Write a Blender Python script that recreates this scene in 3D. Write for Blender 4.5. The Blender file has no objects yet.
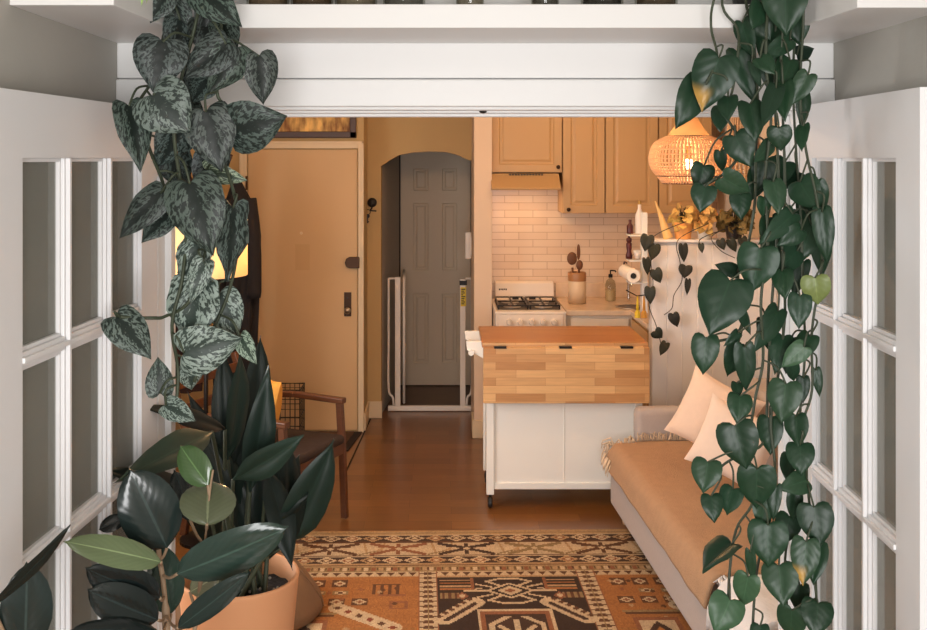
import bpy, math, random
import numpy as np
from mathutils import Vector, Matrix, noise
random.seed(7)
S = bpy.context.scene
COL = S.collection
F, CX, HY, EYE = 1040.0, 442.0, 158.0, 1.93          # focal length (px), principal point, eye height
def P(px, py, Y): return Vector(((px - CX) * Y / F, Y, EYE - (py - HY) * Y / F))
def PX(px, Y): return (px - CX) * Y / F
def PZ(py, Y): return EYE - (py - HY) * Y / F
PI = math.pi

# ------------------------------------------------------------------ objects
ORIG = {}
def tag(o, label=None, cat=None, group=None, kind=None):
    if label: o['label'] = label
    if cat: o['category'] = cat
    if group: o['group'] = group
    if kind: o['kind'] = kind
    return o
def thing(name, loc, label, cat, group=None):
    o = bpy.data.objects.new(name, None); COL.objects.link(o)
    o.location = loc; o.empty_display_size = .05
    ORIG[o.name] = Vector(loc)
    return tag(o, label, cat, group)

class MB:
    def __init__(s): s.v, s.f, s.uv, s.col = [], [], None, None
    def add(s, vs, fs):
        b = len(s.v); s.v += [Vector(q) for q in vs]; s.f += [tuple(i + b for i in f) for f in fs]; return s
    def box(s, x0, x1, y0, y1, z0, z1, M=None):
        x0, x1 = min(x0, x1), max(x0, x1); y0, y1 = min(y0, y1), max(y0, y1); z0, z1 = min(z0, z1), max(z0, z1)
        vs = [Vector((x, y, z)) for z in (z0, z1) for y in (y0, y1) for x in (x0, x1)]
        if M: vs = [M @ q for q in vs]
        return s.add(vs, [(0,2,3,1),(4,5,7,6),(0,1,5,4),(2,6,7,3),(0,4,6,2),(1,3,7,5)])
    def prism(s, poly, a, b, axis='y'):
        n = len(poly)
        def q(p, t): return (p[0], t, p[1]) if axis == 'y' else ((t, p[0], p[1]) if axis == 'x' else (p[0], p[1], t))
        vs = [q(p, a) for p in poly] + [q(p, b) for p in poly]
        fs = [tuple(range(n)), tuple(range(2*n-1, n-1, -1))] + [(i, i+n, (i+1) % n + n, (i+1) % n) for i in range(n)]
        return s.add(vs, fs)
    def tube(s, pts, r, n=8, cap=True):
        pts = [Vector(p) for p in pts]; m = len(pts)
        rs = r if isinstance(r, (list, tuple)) else [r] * m
        vs, fs = [], []; prev = None
        for i, p in enumerate(pts):
            d = (pts[min(i+1, m-1)] - pts[max(i-1, 0)])
            d = d.normalized() if d.length > 1e-9 else Vector((0, 0, 1))
            if prev is None:
                a = Vector((0, 0, 1)) if abs(d.z) < .9 else Vector((1, 0, 0))
                u = d.cross(a).normalized()
            else:
                u = prev - d * prev.dot(d)
                u = u.normalized() if u.length > 1e-6 else d.orthogonal().normalized()
            prev = u; w = d.cross(u)
            for k in range(n):
                t = 2 * PI * k / n
                vs.append(p + (u * math.cos(t) + w * math.sin(t)) * rs[i])
        for i in range(m - 1):
            for k in range(n):
                fs.append((i*n + k, i*n + (k+1) % n, (i+1)*n + (k+1) % n, (i+1)*n + k))
        if cap: fs += [tuple(range(n-1, -1, -1)), tuple(range((m-1)*n, m*n))]
        return s.add(vs, fs)
    def lathe(s, prof, c, n=32, axis='z', cap=False):
        c = Vector(c); vs, fs = [], []; m = len(prof)
        for r, h in prof:
            for k in range(n):
                t = 2 * PI * k / n; a, b = r * math.cos(t), r * math.sin(t)
                vs.append(c + (Vector((a, b, h)) if axis == 'z' else Vector((h, a, b)) if axis == 'x' else Vector((a, h, b))))
        for i in range(m - 1):
            for k in range(n):
                fs.append((i*n + k, i*n + (k+1) % n, (i+1)*n + (k+1) % n, (i+1)*n + k))
        if cap: fs += [tuple(range(n-1, -1, -1)), tuple(range((m-1)*n, m*n))]
        return s.add(vs, fs)
    def ball(s, c, rx, ry=None, rz=None, n=16, m=10):
        ry = ry or rx; rz = rz or rx; c = Vector(c); vs, fs = [], []
        for i in range(m + 1):
            a = PI * i / m
            for k in range(n):
                t = 2 * PI * k / n
                vs.append(c + Vector((rx*math.sin(a)*math.cos(t), ry*math.sin(a)*math.sin(t), rz*math.cos(a))))
        for i in range(m):
            for k in range(n):
                fs.append((i*n + k, (i+1)*n + k, (i+1)*n + (k+1) % n, i*n + (k+1) % n))
        return s.add(vs, fs)
    def grid(s, pts):                                     # pts[i][j] -> quads
        n, m = len(pts), len(pts[0])
        return s.add([q for r in pts for q in r], [(i*m+j, (i+1)*m+j, (i+1)*m+j+1, i*m+j+1) for i in range(n-1) for j in range(m-1)])
    def rings(s, x0, x1, z0, z1, rs, face=-1, axis='y'):  # stepped rectangular panel; rs = [(inset, depth)]
        vs = []
        for ins, d in rs:
            for (x, z) in ((x0+ins, z0+ins), (x1-ins, z0+ins), (x1-ins, z1-ins), (x0+ins, z1-ins)):
                vs.append((x, d, z) if axis == 'y' else (d, x, z))
        fs = []
        for i in range(len(rs) - 1):
            for k in range(4): fs.append((i*4+k, i*4+(k+1) % 4, (i+1)*4+(k+1) % 4, (i+1)*4+k))
        fs.append(tuple((len(rs)-1)*4 + k for k in range(4)))
        return s.add(vs, fs)
    def build(s, name, mat, parent=None, bevel=0, smooth=False, sub=0, seg=2, weld=False):
        org = ORIG[parent.name] if parent else Vector((0, 0, 0))
        if not parent and s.v:
            lo = Vector([min(q[i] for q in s.v) for i in range(3)]); hi = Vector([max(q[i] for q in s.v) for i in range(3)])
            org = Vector(((lo.x+hi.x)/2, (lo.y+hi.y)/2, lo.z))
        me = bpy.data.meshes.new(name)
        me.from_pydata([q - org for q in s.v], [], s.f)
        if s.uv is not None:
            ul = me.uv_layers.new(name='UVMap')
            ul.data.foreach_set('uv', [c for l in me.loops for c in s.uv[l.vertex_index]])
        if s.col is not None:
            at = me.color_attributes.new('tint', 'FLOAT_COLOR', 'POINT')
            at.data.foreach_set('color', [c for q in s.col for c in q])
        me.validate(); me.update()
        me.materials.append(mat)
        if smooth: me.polygons.foreach_set('use_smooth', [True] * len(me.polygons))
        o = bpy.data.objects.new(name, me); COL.objects.link(o)
        if parent:
            o.parent = parent
        else:
            o.location = org
        ORIG[o.name] = org
        if bevel:
            b = o.modifiers.new('Bevel', 'BEVEL'); b.width = bevel; b.segments = seg; b.limit_method = 'ANGLE'; b.angle_limit = .6
        if sub:
            b = o.modifiers.new('Sub', 'SUBSURF'); b.levels = sub; b.render_levels = sub
        return o
def struct(name, mb, mat, bevel=0, parent=None, smooth=False):
    o = mb.build(name, mat, parent, bevel, smooth)
    if not parent: o['kind'] = 'structure'
    return o
def single(name, mb, mat, label, cat, group=None, **k):
    return tag(mb.build(name, mat, None, **k), label, cat, group)
def crom(pts, n=6):                                       # Catmull-Rom through the points
    pts = [Vector(p) for p in pts]; out = []
    for i in range(len(pts) - 1):
        a, b, c, d = pts[max(i-1, 0)], pts[i], pts[i+1], pts[min(i+2, len(pts)-1)]
        for k in range(n):
            t = k / n
            out.append(.5 * ((2*b) + (c-a)*t + (2*a-5*b+4*c-d)*t*t + (3*b-a-3*c+d)*t**3))
    return out + [pts[-1]]

# ------------------------------------------------------------------ materials
def lin(r, g, b):
    f = lambda c: (c/255/12.92) if c/255 <= .04045 else ((c/255+.055)/1.055)**2.4
    return (f(r), f(g), f(b), 1)
def newmat(name):
    m = bpy.data.materials.new(name); m.use_nodes = True
    nt = m.node_tree; bs = nt.nodes['Principled BSDF']
    return m, nt, bs
def N(nt, t, **k):
    n = nt.nodes.new(t)
    for a, b in k.items(): setattr(n, a, b)
    return n
def mat(name, c, rough=.5, metal=0, var=0, scale=8, bump=0, bscale=60, spec=None, stretch=None, coat=0):
    m, nt, bs = newmat(name); L = nt.links.new
    bs.inputs['Base Color'].default_value = c; bs.inputs['Roughness'].default_value = rough; bs.inputs['Metallic'].default_value = metal
    if spec is not None: bs.inputs['Specular IOR Level'].default_value = spec
    if coat: bs.inputs['Coat Weight'].default_value = coat; bs.inputs['Coat Roughness'].default_value = .15
    tc = N(nt, 'ShaderNodeTexCoord'); co = tc.outputs['Object']
    if stretch:
        mp = N(nt, 'ShaderNodeMapping'); mp.inputs['Scale'].default_value = stretch; L(co, mp.inputs['Vector']); co = mp.outputs['Vector']
    if var:
        nz = N(nt, 'ShaderNodeTexNoise'); nz.inputs['Scale'].default_value = scale; nz.inputs['Detail'].default_value = 5; L(co, nz.inputs['Vector'])
        mx = N(nt, 'ShaderNodeMix', data_type='RGBA'); L(nz.outputs['Fac'], mx.inputs['Factor'])
        mx.inputs[6].default_value = tuple(min(1, x*(1-var)) for x in c[:3]) + (1,); mx.inputs[7].default_value = tuple(min(1, x*(1+var)) for x in c[:3]) + (1,)
        L(mx.outputs[2], bs.inputs['Base Color'])
    if bump:
        nb = N(nt, 'ShaderNodeTexNoise'); nb.inputs['Scale'].default_value = bscale; nb.inputs['Detail'].default_value = 4; L(co, nb.inputs['Vector'])
        bp = N(nt, 'ShaderNodeBump'); bp.inputs['Strength'].default_value = bump; bp.inputs['Distance'].default_value = .01
        L(nb.outputs['Fac'], bp.inputs['Height']); L(bp.outputs['Normal'], bs.inputs['Normal'])
    return m
def brickmat(name, c1, c2, mortar, bw, rh, ms, rough, axes='xz', grain=.0, offset=.5, bias=0, bump=.15, coat=0):
    m, nt, bs = newmat(name); L = nt.links.new
    tc = N(nt, 'ShaderNodeTexCoord'); sp = N(nt, 'ShaderNodeSeparateXYZ'); cb = N(nt, 'ShaderNodeCombineXYZ')
    L(tc.outputs['Object'], sp.inputs[0])
    L(sp.outputs[axes[0].upper()], cb.inputs[0]); L(sp.outputs[axes[1].upper()], cb.inputs[1])
    bt = N(nt, 'ShaderNodeTexBrick'); bt.offset = offset
    for k, v in (('Color1', c1), ('Color2', c2), ('Mortar', mortar), ('Scale', 1), ('Mortar Size', ms), ('Mortar Smooth', .1), ('Bias', bias), ('Brick Width', bw), ('Row Height', rh)):
        bt.inputs[k].default_value = v
    L(cb.outputs[0], bt.inputs['Vector'])
    out = bt.outputs['Color']
    if grain:
        mp = N(nt, 'ShaderNodeMapping'); mp.inputs['Scale'].default_value = (6, 90, 1); L(cb.outputs[0], mp.inputs['Vector'])
        nz = N(nt, 'ShaderNodeTexNoise'); nz.inputs['Scale'].default_value = 1; nz.inputs['Detail'].default_value = 6; L(mp.outputs[0], nz.inputs['Vector'])
        cr = N(nt, 'ShaderNodeMapRange'); cr.inputs[3].default_value = 1 - grain; cr.inputs[4].default_value = 1 + grain; L(nz.outputs['Fac'], cr.inputs[0])
        mx = N(nt, 'ShaderNodeMix', data_type='RGBA', blend_type='MULTIPLY'); mx.inputs['Factor'].default_value = 1
        L(out, mx.inputs[6]); L(cr.outputs[0], mx.inputs[7]); out = mx.outputs[2]
    L(out, bs.inputs['Base Color']); bs.inputs['Roughness'].default_value = rough
    if coat: bs.inputs['Coat Weight'].default_value = coat; bs.inputs['Coat Roughness'].default_value = .2
    if bump:
        bp = N(nt, 'ShaderNodeBump', invert=True); bp.inputs['Strength'].default_value = bump; bp.inputs['Distance'].default_value = .004
        L(bt.outputs['Fac'], bp.inputs['Height']); L(bp.outputs['Normal'], bs.inputs['Normal'])
    return m
def glassmat(name, tint=(.9, .92, .9, 1), refl=1.5, grey_sheen=.0):
    m, nt, bs = newmat(name); L = nt.links.new; nt.nodes.remove(bs)
    o = nt.nodes['Material Output']; t = N(nt, 'ShaderNodeBsdfTransparent'); t.inputs[0].default_value = tint
    g = N(nt, 'ShaderNodeBsdfGlossy'); g.inputs['Roughness'].default_value = .05
    f = N(nt, 'ShaderNodeFresnel'); f.inputs['IOR'].default_value = refl
    ge = N(nt, 'ShaderNodeNewGeometry'); iv = N(nt, 'ShaderNodeMath', operation='SUBTRACT'); iv.inputs[0].default_value = 1; L(ge.outputs['Backfacing'], iv.inputs[1])
    a = N(nt, 'ShaderNodeMath', operation='MULTIPLY'); L(f.outputs[0], a.inputs[0]); L(iv.outputs[0], a.inputs[1])
    x = N(nt, 'ShaderNodeMixShader'); L(a.outputs[0], x.inputs[0]); L(t.outputs[0], x.inputs[1]); L(g.outputs[0], x.inputs[2]); 
    df = N(nt, 'ShaderNodeBsdfDiffuse'); df.inputs[0].default_value = lin(170, 168, 160); y = N(nt, 'ShaderNodeMixShader'); y.inputs[0].default_value = grey_sheen  # flat grey mixed in, standing in for pale reflections on the panes
    L(x.outputs[0], y.inputs[1]); L(df.outputs[0], y.inputs[2]); L(y.outputs[0], o.inputs[0])
    return m
def emit(name, c, s):
    m, nt, bs = newmat(name)
    bs.inputs['Base Color'].default_value = c; bs.inputs['Emission Color'].default_value = c; bs.inputs['Emission Strength'].default_value = s
    return m
def leafmat(name, mottle=False, rough=.35, rib=(1.6, .03), vein=.12, under=None, freq=30, bump=.08, spec=.28):
    m, nt, bs = newmat(name); L = nt.links.new
    at = N(nt, 'ShaderNodeAttribute', attribute_name='tint'); uv = N(nt, 'ShaderNodeUVMap')
    sp = N(nt, 'ShaderNodeSeparateXYZ'); L(uv.outputs[0], sp.inputs[0])
    u = N(nt, 'ShaderNodeMath', operation='ABSOLUTE'); L(sp.outputs[0], u.inputs[0])      # 0 on the midrib, 1 on the margin
    # side veins slanting towards the tip
    va = N(nt, 'ShaderNodeMath', operation='MULTIPLY_ADD'); L(u.outputs[0], va.inputs[0]); va.inputs[1].default_value = -.35; L(sp.outputs[1], va.inputs[2])
    vs = N(nt, 'ShaderNodeMath', operation='MULTIPLY'); L(va.outputs[0], vs.inputs[0]); vs.inputs[1].default_value = freq
    sn = N(nt, 'ShaderNodeMath', operation='SINE'); L(vs.outputs[0], sn.inputs[0])
    col = at.outputs['Color']
    if mottle:
        cb = N(nt, 'ShaderNodeCombineXYZ'); v2 = N(nt, 'ShaderNodeMath', operation='MULTIPLY_ADD')
        L(va.outputs[0], v2.inputs[0]); v2.inputs[1].default_value = 11; 
        al = N(nt, 'ShaderNodeMath', operation='MULTIPLY'); L(at.outputs['Alpha'], al.inputs[0]); al.inputs[1].default_value = 40
        L(al.outputs[0], v2.inputs[2])
        u3 = N(nt, 'ShaderNodeMath', operation='MULTIPLY'); L(sp.outputs[0], u3.inputs[0]); u3.inputs[1].default_value = 5.5
        L(v2.outputs[0], cb.inputs[1]); L(u3.outputs[0], cb.inputs[0])
        nz = N(nt, 'ShaderNodeTexNoise'); nz.inputs['Scale'].default_value = 1.1; nz.inputs['Detail'].default_value = 4; nz.inputs['Roughness'].default_value = .6; nz.inputs['Distortion'].default_value = .6
        L(cb.outputs[0], nz.inputs['Vector'])
        rb = N(nt, 'ShaderNodeMapRange'); rb.inputs[1].default_value = .0; rb.inputs[2].default_value = .26; rb.inputs[3].default_value = -.24; rb.inputs[4].default_value = .02; L(u.outputs[0], rb.inputs[0])
        ad = N(nt, 'ShaderNodeMath', operation='ADD'); L(nz.outputs['Fac'], ad.inputs[0]); L(rb.outputs[0], ad.inputs[1])
        ms = N(nt, 'ShaderNodeMapRange', interpolation_type='SMOOTHSTEP'); ms.inputs[1].default_value = .47; ms.inputs[2].default_value = .56; L(ad.outputs[0], ms.inputs[0])
        mx = N(nt, 'ShaderNodeMix', data_type='RGBA'); L(ms.outputs[0], mx.inputs['Factor'])
        dk = N(nt, 'ShaderNodeMix', data_type='RGBA', blend_type='MULTIPLY'); dk.inputs['Factor'].default_value = 1; L(col, dk.inputs[6]); dk.inputs[7].default_value = (.12, .145, .135, 1)
        L(dk.outputs[2], mx.inputs[6]); L(col, mx.inputs[7]); col = mx.outputs[2]
    else:
        mr = N(nt, 'ShaderNodeMapRange', interpolation_type='SMOOTHSTEP'); mr.inputs[1].default_value = rib[1]; mr.inputs[2].default_value = rib[1]*2.2; mr.inputs[3].default_value = rib[0]; mr.inputs[4].default_value = 1; L(u.outputs[0], mr.inputs[0])
        vv = N(nt, 'ShaderNodeMapRange'); vv.inputs[1].default_value = -1; vv.inputs[2].default_value = 1; vv.inputs[3].default_value = 1 - vein; vv.inputs[4].default_value = 1 + vein; L(sn.outputs[0], vv.inputs[0])
        pr = N(nt, 'ShaderNodeMath', operation='MULTIPLY'); L(mr.outputs[0], pr.inputs[0]); L(vv.outputs[0], pr.inputs[1])
        mx = N(nt, 'ShaderNodeMix', data_type='RGBA', blend_type='MULTIPLY'); mx.inputs['Factor'].default_value = 1; L(col, mx.inputs[6]); L(pr.outputs[0], mx.inputs[7]); col = mx.outputs[2]
        if under == 'spot':                                    # a yellow-brown patch near the tip
            tp = N(nt, 'ShaderNodeMapRange', interpolation_type='SMOOTHSTEP'); tp.inputs[1].default_value = .5; tp.inputs[2].default_value = .78; L(sp.outputs[1], tp.inputs[0])
            sd = N(nt, 'ShaderNodeMapRange', interpolation_type='SMOOTHSTEP'); sd.inputs[1].default_value = -.5; sd.inputs[2].default_value = .15; L(sp.outputs[0], sd.inputs[0])
            pm = N(nt, 'ShaderNodeMath', operation='MULTIPLY'); L(tp.outputs[0], pm.inputs[0]); L(sd.outputs[0], pm.inputs[1])
            m2 = N(nt, 'ShaderNodeMix', data_type='RGBA'); L(pm.outputs[0], m2.inputs['Factor']); L(col, m2.inputs[6]); m2.inputs[7].default_value = lin(180, 140, 70); col = m2.outputs[2]
    L(col, bs.inputs['Base Color']); bs.inputs['Roughness'].default_value = rough
    bs.inputs['Specular IOR Level'].default_value = spec
    bp = N(nt, 'ShaderNodeBump'); bp.inputs['Strength'].default_value = bump; bp.inputs['Distance'].default_value = .003
    L(sn.outputs[0], bp.inputs['Height']); L(bp.outputs['Normal'], bs.inputs['Normal'])
    return m

M = {}
M['white'] = mat('white_paint', lin(232, 231, 230), .45, var=.03, scale=2)
M['door_white'] = mat('door_white', lin(226, 225, 226), .4, var=.03, scale=3)
M['shelf_white'] = mat('shelf_white', lin(226, 224, 222), .4)
M['greige'] = mat('greige_wall', lin(176, 173, 166), .8, var=.05, scale=2, bump=.05)
M['ceiling'] = mat('ceiling_white', lin(225, 220, 212), .9)
M['ochre'] = mat('ochre_wall', lin(196, 166, 118), .85, var=.05, scale=2)
M['cream_wall'] = mat('cream_wall', lin(230, 205, 180), .85, var=.03, scale=2)
M['living_wall'] = mat('living_wall', lin(226, 214, 200), .85)
M['hall'] = mat('hall_grey', lin(178, 170, 160), .85)
M['hall_floor'] = mat('hall_floor', lin(92, 68, 52), .45, var=.2, scale=10)
M['entry_door'] = mat('entry_door', lin(214, 178, 132), .6, var=.03, scale=1.5)
M['door_mark'] = mat('door_mark_tone', lin(208, 171, 125), .65)
M['casing'] = mat('casing_cream', lin(228, 206, 172), .55)
M['hall_door'] = mat('hall_door', lin(205, 188, 166), .5)
M['cab'] = mat('cabinet_cream', lin(194, 156, 108), .45)
M['cab_low'] = mat('cabinet_white', lin(236, 222, 205), .45)
M['enamel'] = mat('enamel_white', lin(240, 226, 212), .25)
M['black'] = mat('black_iron', lin(28, 26, 25), .5)
M['blackmetal'] = mat('black_metal', lin(35, 30, 28), .4, metal=.6)
M['bronze'] = mat('bronze', lin(70, 48, 34), .4, metal=.7)
M['steel'] = mat('steel', lin(190, 185, 178), .3, metal=1)
M['chrome'] = mat('chrome', lin(210, 208, 205), .15, metal=1)
M['brass'] = mat('brass', lin(190, 150, 85), .3, metal=1)
M['cart_white'] = mat('cart_white', lin(240, 236, 228), .4)
M['gate'] = mat('gate_white', lin(238, 228, 218), .4)
M['yellow'] = mat('yellow_label', lin(228, 196, 50), .5)
M['chairwood'] = mat('chair_walnut', lin(92, 54, 32), .4, var=.25, scale=3, stretch=(4, 4, 30))
M['seat'] = mat('seat_dark', lin(48, 34, 30), .8, var=.2, scale=30, bump=.2)
M['pillow_y'] = mat('pillow_yellow', lin(214, 150, 62), .85, var=.1, scale=20)
M['coat'] = mat('coat_dark', lin(24, 18, 19), .9, var=.3, scale=6)
M['coat2'] = mat('coat_maroon', lin(46, 26, 25), .9, var=.3, scale=6)
M['frame_dark'] = mat('frame_dark', lin(66, 36, 24), .4)
M['terracotta'] = mat('terracotta', lin(222, 158, 112), .75, var=.08, scale=5, bump=.06)
M['soil'] = mat('soil', lin(32, 28, 26), .95, var=.5, scale=60, bump=1, bscale=90)
M['pot_dark'] = mat('pot_dark', lin(46, 48, 46), .5)
M['pot_white'] = mat('pot_white', lin(220, 216, 208), .4)
M['pot_clay'] = mat('pot_clay', lin(226, 160, 90), .6)
M['stem'] = mat('stem_green', lin(58, 66, 48), .6, var=.2, scale=20)
M['stem_tan'] = mat('stem_tan', lin(150, 124, 98), .6, var=.2, scale=20)
M['stem_dark'] = mat('stem_dark', lin(44, 42, 32), .7)
M['sofa'] = mat('sofa_grey', lin(178, 166, 160), .9, var=.06, scale=60, bump=.15, bscale=200)
M['throw'] = mat('throw_tan', lin(174, 138, 106), .95, var=.14, scale=26, bump=.5, bscale=160)
M['fringe'] = mat('fringe_cream', lin(222, 196, 165), .9)
M['pillow'] = mat('pillow_peach', lin(240, 212, 190), .9, var=.05, scale=40, bump=.1, bscale=160)
M['pillow2'] = mat('pillow_pale', lin(240, 216, 198), .9, var=.04, scale=40, bump=.1, bscale=160)
M['blanket'] = mat('blanket_white', lin(226, 222, 220), .95, var=.06, scale=30, bump=.5, bscale=80)
M['lightwood'] = mat('light_wood', lin(214, 176, 134), .5, var=.1, scale=4)
M['bead'] = mat('beadboard', lin(238, 233, 231), .5)
M['crock'] = mat('crock_cream', lin(232, 206, 172), .35)
M['crock_tan'] = mat('crock_tan', lin(176, 124, 80), .4)
M['utensil'] = mat('utensil_wood', lin(112, 70, 42), .6)
M['paper'] = mat('paper_white', lin(242, 232, 218), .9)
M['darkred'] = mat('dark_red', lin(78, 22, 24), .35)
M['pouf'] = mat('brown_leather', lin(120, 90, 64), .6, var=.15, scale=10, bump=.1)
M['mat'] = mat('doormat_brown', lin(84, 56, 36), .95, var=.2, scale=50)
M['mat_edge'] = mat('doormat_edge', lin(40, 27, 20), .95)
M['wire'] = mat('wire_black', lin(36, 28, 24), .5)
M['plastic'] = mat('white_plastic', lin(232, 222, 212), .4)
M['sink'] = mat('sink_dark', lin(52, 44, 40), .3)
M['badge'] = mat('badge_dark', lin(70, 56, 48), .5)
M['glass'] = glassmat('pane_glass', (.84, .85, .83, 1), 1.4, .36)
M['jar'] = glassmat('jar_glass', (.75, .76, .72, 1), 1.5)
def shademat(name, c, tr=.6):
    m, nt, bs = newmat(name); L = nt.links.new; nt.nodes.remove(bs); o = nt.nodes['Material Output']
    d = N(nt, 'ShaderNodeBsdfDiffuse'); d.inputs[0].default_value = c; t = N(nt, 'ShaderNodeBsdfTranslucent'); t.inputs[0].default_value = c
    x = N(nt, 'ShaderNodeMixShader'); x.inputs[0].default_value = tr; L(d.outputs[0], x.inputs[1]); L(t.outputs[0], x.inputs[2]); L(x.outputs[0], o.inputs[0]); return m
M['lamp_shade'] = shademat('lamp_shade_linen', lin(246, 226, 190))
M['rattan'] = shademat('rattan', lin(240, 208, 170), .3)
M['rattan_top'] = shademat('rattan_plain', lin(226, 180, 126), .18)
M['bulb'] = emit('bulb_lit', (1.0, .72, .38, 1), 30)
M['dome'] = emit('ceiling_dome', (1, .7, .42, 1), 3)
M['tile'] = brickmat('subway_tile', lin(236, 212, 186), lin(228, 200, 172), lin(198, 166, 138), .205, .0535, .0022, .25, 'xz', bump=.3)
M['parquet'] = brickmat('parquet', lin(132, 85, 41), lin(112, 69, 31), lin(86, 52, 25), .46, .115, .001, .3, 'xy', grain=.25, offset=.5, bump=.05, coat=.25)
M['block_top'] = brickmat('butcher_top', lin(176, 116, 58), lin(164, 102, 48), lin(140, 86, 40), .4, .048, .0005, .35, 'xy', grain=.15, offset=.37, bump=.02)
M['block_front'] = brickmat('butcher_front', lin(220, 176, 122), lin(180, 128, 78), lin(150, 98, 56), .27, .043, .0006, .4, 'xz', grain=.22, offset=.41, bump=.03)
def marble():
    m = mat('marble', lin(226, 200, 172), .2, var=.18, scale=14)
    return m
M['marble'] = marble()
M['leaf_s'] = leafmat('leaf_scindapsus', mottle=True, rough=.45, bump=.04)
M['leaf_p'] = leafmat('leaf_philodendron', rough=.38, rib=(1.3, .02), vein=.03, bump=.035)
M['leaf_py'] = leafmat('leaf_philodendron_spotted', rough=.36, rib=(1.35, .02), vein=.07, under='spot')
M['leaf_r'] = leafmat('leaf_rubber', rough=.19, rib=(2.0, .028), vein=.03, bump=.03, freq=60, spec=.5)
M['leaf_a'] = leafmat('leaf_aspidistra', rough=.42, rib=(1.3, .03), vein=.02, bump=.0)
M['leaf_d'] = leafmat('leaf_trailing', rough=.5, rib=(1.2, .04), vein=.05)

# ------------------------------------------------------------------ camera
cd = bpy.data.cameras.new('camera'); cam = bpy.data.objects.new('camera', cd); COL.objects.link(cam)
cam.location = (0, 0, EYE); cam.rotation_euler = (PI/2, 0, 0)
cd.sensor_width = 36; cd.lens = 36 * F / 927; cd.shift_x = (463.5 - CX) / 927; cd.shift_y = -(315 - HY) / 927
cd.clip_start = .05; S.camera = cam

# ------------------------------------------------------------------ room shell
YO, XL, XR = 2.40, -.745, .898        # opening wall, side walls of the near alcove
LXL, LXR, CE = -1.95, 2.0, 2.62
struct('floor', MB().box(-2.1, 2.2, -1.5, 7.95, -.06, 0), M['parquet'])
struct('floor_hall', MB().box(-.6, .4, 7.95, 9.0, -.06, .0), M['hall_floor'])
struct('ceiling', MB().box(-2.1, 2.2, -1.5, 9.0, CE, CE + .06), M['ceiling'])
struct('wall_left', MB().box(XL - .1, XL, -1.4, YO, 0, CE), M['greige'])
struct('wall_right', MB().box(XR, XR + .1, -1.4, YO, 0, CE), M['greige'])
wf = MB().box(LXL, -.663, YO, YO + .12, 0, CE).box(.83, LXR, YO, YO + .12, 0, CE).box(-.663, .83, YO, YO + .12, 2.05, CE)
struct('wall_opening', wf, M['white'])
WA, WB_ = 3.0, 4.5
struct('wall_living_left', MB().box(LXL - .1, LXL, YO, WA, 0, CE).box(LXL - .1, LXL, WB_, 7.45, 0, CE).box(LXL - .1, LXL, WA, WB_, 0, .8).box(LXL - .1, LXL, WA, WB_, 2.3, CE), M['living_wall'])
struct('window_2', MB().box(LXL - .08, LXL - .03, WA, WA + .05, .8, 2.3).box(LXL - .08, LXL - .03, WB_ - .05, WB_, .8, 2.3).box(LXL - .08, LXL - .03, WA + .05, WB_ - .05, .8, .85).box(LXL - .08, LXL - .03, WA + .05, WB_ - .05, 2.25, 2.3).box(LXL - .07, LXL - .04, WA + .05, WB_ - .05, 1.53, 1.57), M['white'], bevel=.004)
struct('wall_living_right', MB().box(LXR, LXR + .1, YO, 7.65, 0, CE), M['living_wall'])
YD, YA = 7.35, 7.72
struct('wall_entry', MB().box(LXL, -.553, YD, YD + .1, 0, CE).box(-.653, -.553, YD + .1, YA + .15, 0, CE), M['ochre'])
# arch wall: a clipped-corner arch cut into it
ax0, ax1, az = -.453, .22, 0
arch = [(ax0, PZ(166, YA)), (PX(390, YA), PZ(160, YA)), (PX(399, YA), PZ(155, YA)), (PX(412, YA), PZ(152.5, YA)), (PX(428, YA), PZ(151.5, YA)), (PX(446, YA), PZ(152, YA)), (PX(458, YA), PZ(155, YA)), (PX(466, YA), PZ(159, YA)), (ax1, PZ(161, YA))]
aw = MB().box(-.553, ax0, YA, YA + .15, 0, CE)
for a, b in zip(arch[:-1], arch[1:]):
    aw.prism([a, b, (b[0], CE), (a[0], CE)], YA, YA + .15)
struct('wall_arch', aw, M['ochre'])
# hallway beyond the arch
struct('wall_hall', MB().prism([(-.453, YA + .15), (-.357, 8.84), (-.457, 8.84), (-.553, YA + .15)], 0, CE, 'z').box(-.5, .4, 8.84, 8.94, 0, CE).box(.30, .40, 7.87, 8.84, 0, CE), M['hall'])
struct('pillar', MB().box(.22, .345, 7.17, 7.87, 0, CE), M['cream_wall'], bevel=.004)
struct('baseboard_pillar', MB().box(.208, .357, 7.155, 7.4, 0, .125), M['casing'], bevel=.006)
struct('baseboard_arch', MB().box(-.553, -.445, YA - .014, YA, 0, .125).box(-.553, -.539, YD, YA, 0, .125), M['casing'], bevel=.004)
struct('wall_kitchen', MB().box(.345, LXR, 7.55, 7.65, 0, CE), M['tile'])
struct('wall_back', MB().box(XL - .1, -.6, -1.4, -1.3, 0, CE).box(.75, XR + .1, -1.4, -1.3, 0, CE).box(-.6, .75, -1.4, -1.3, 0, .7).box(-.6, .75, -1.4, -1.3, 2.35, CE), M['greige'])
w = struct('window_1', MB().box(-.6, -.55, -1.38, -1.3, .7, 2.35).box(.70, .75, -1.38, -1.3, .7, 2.35).box(-.55, .7, -1.38, -1.3, .7, .75).box(-.55, .7, -1.38, -1.3, 2.3, 2.35).box(.06, .1, -1.37, -1.32, .75, 2.3), M['white'], bevel=.004)
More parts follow.
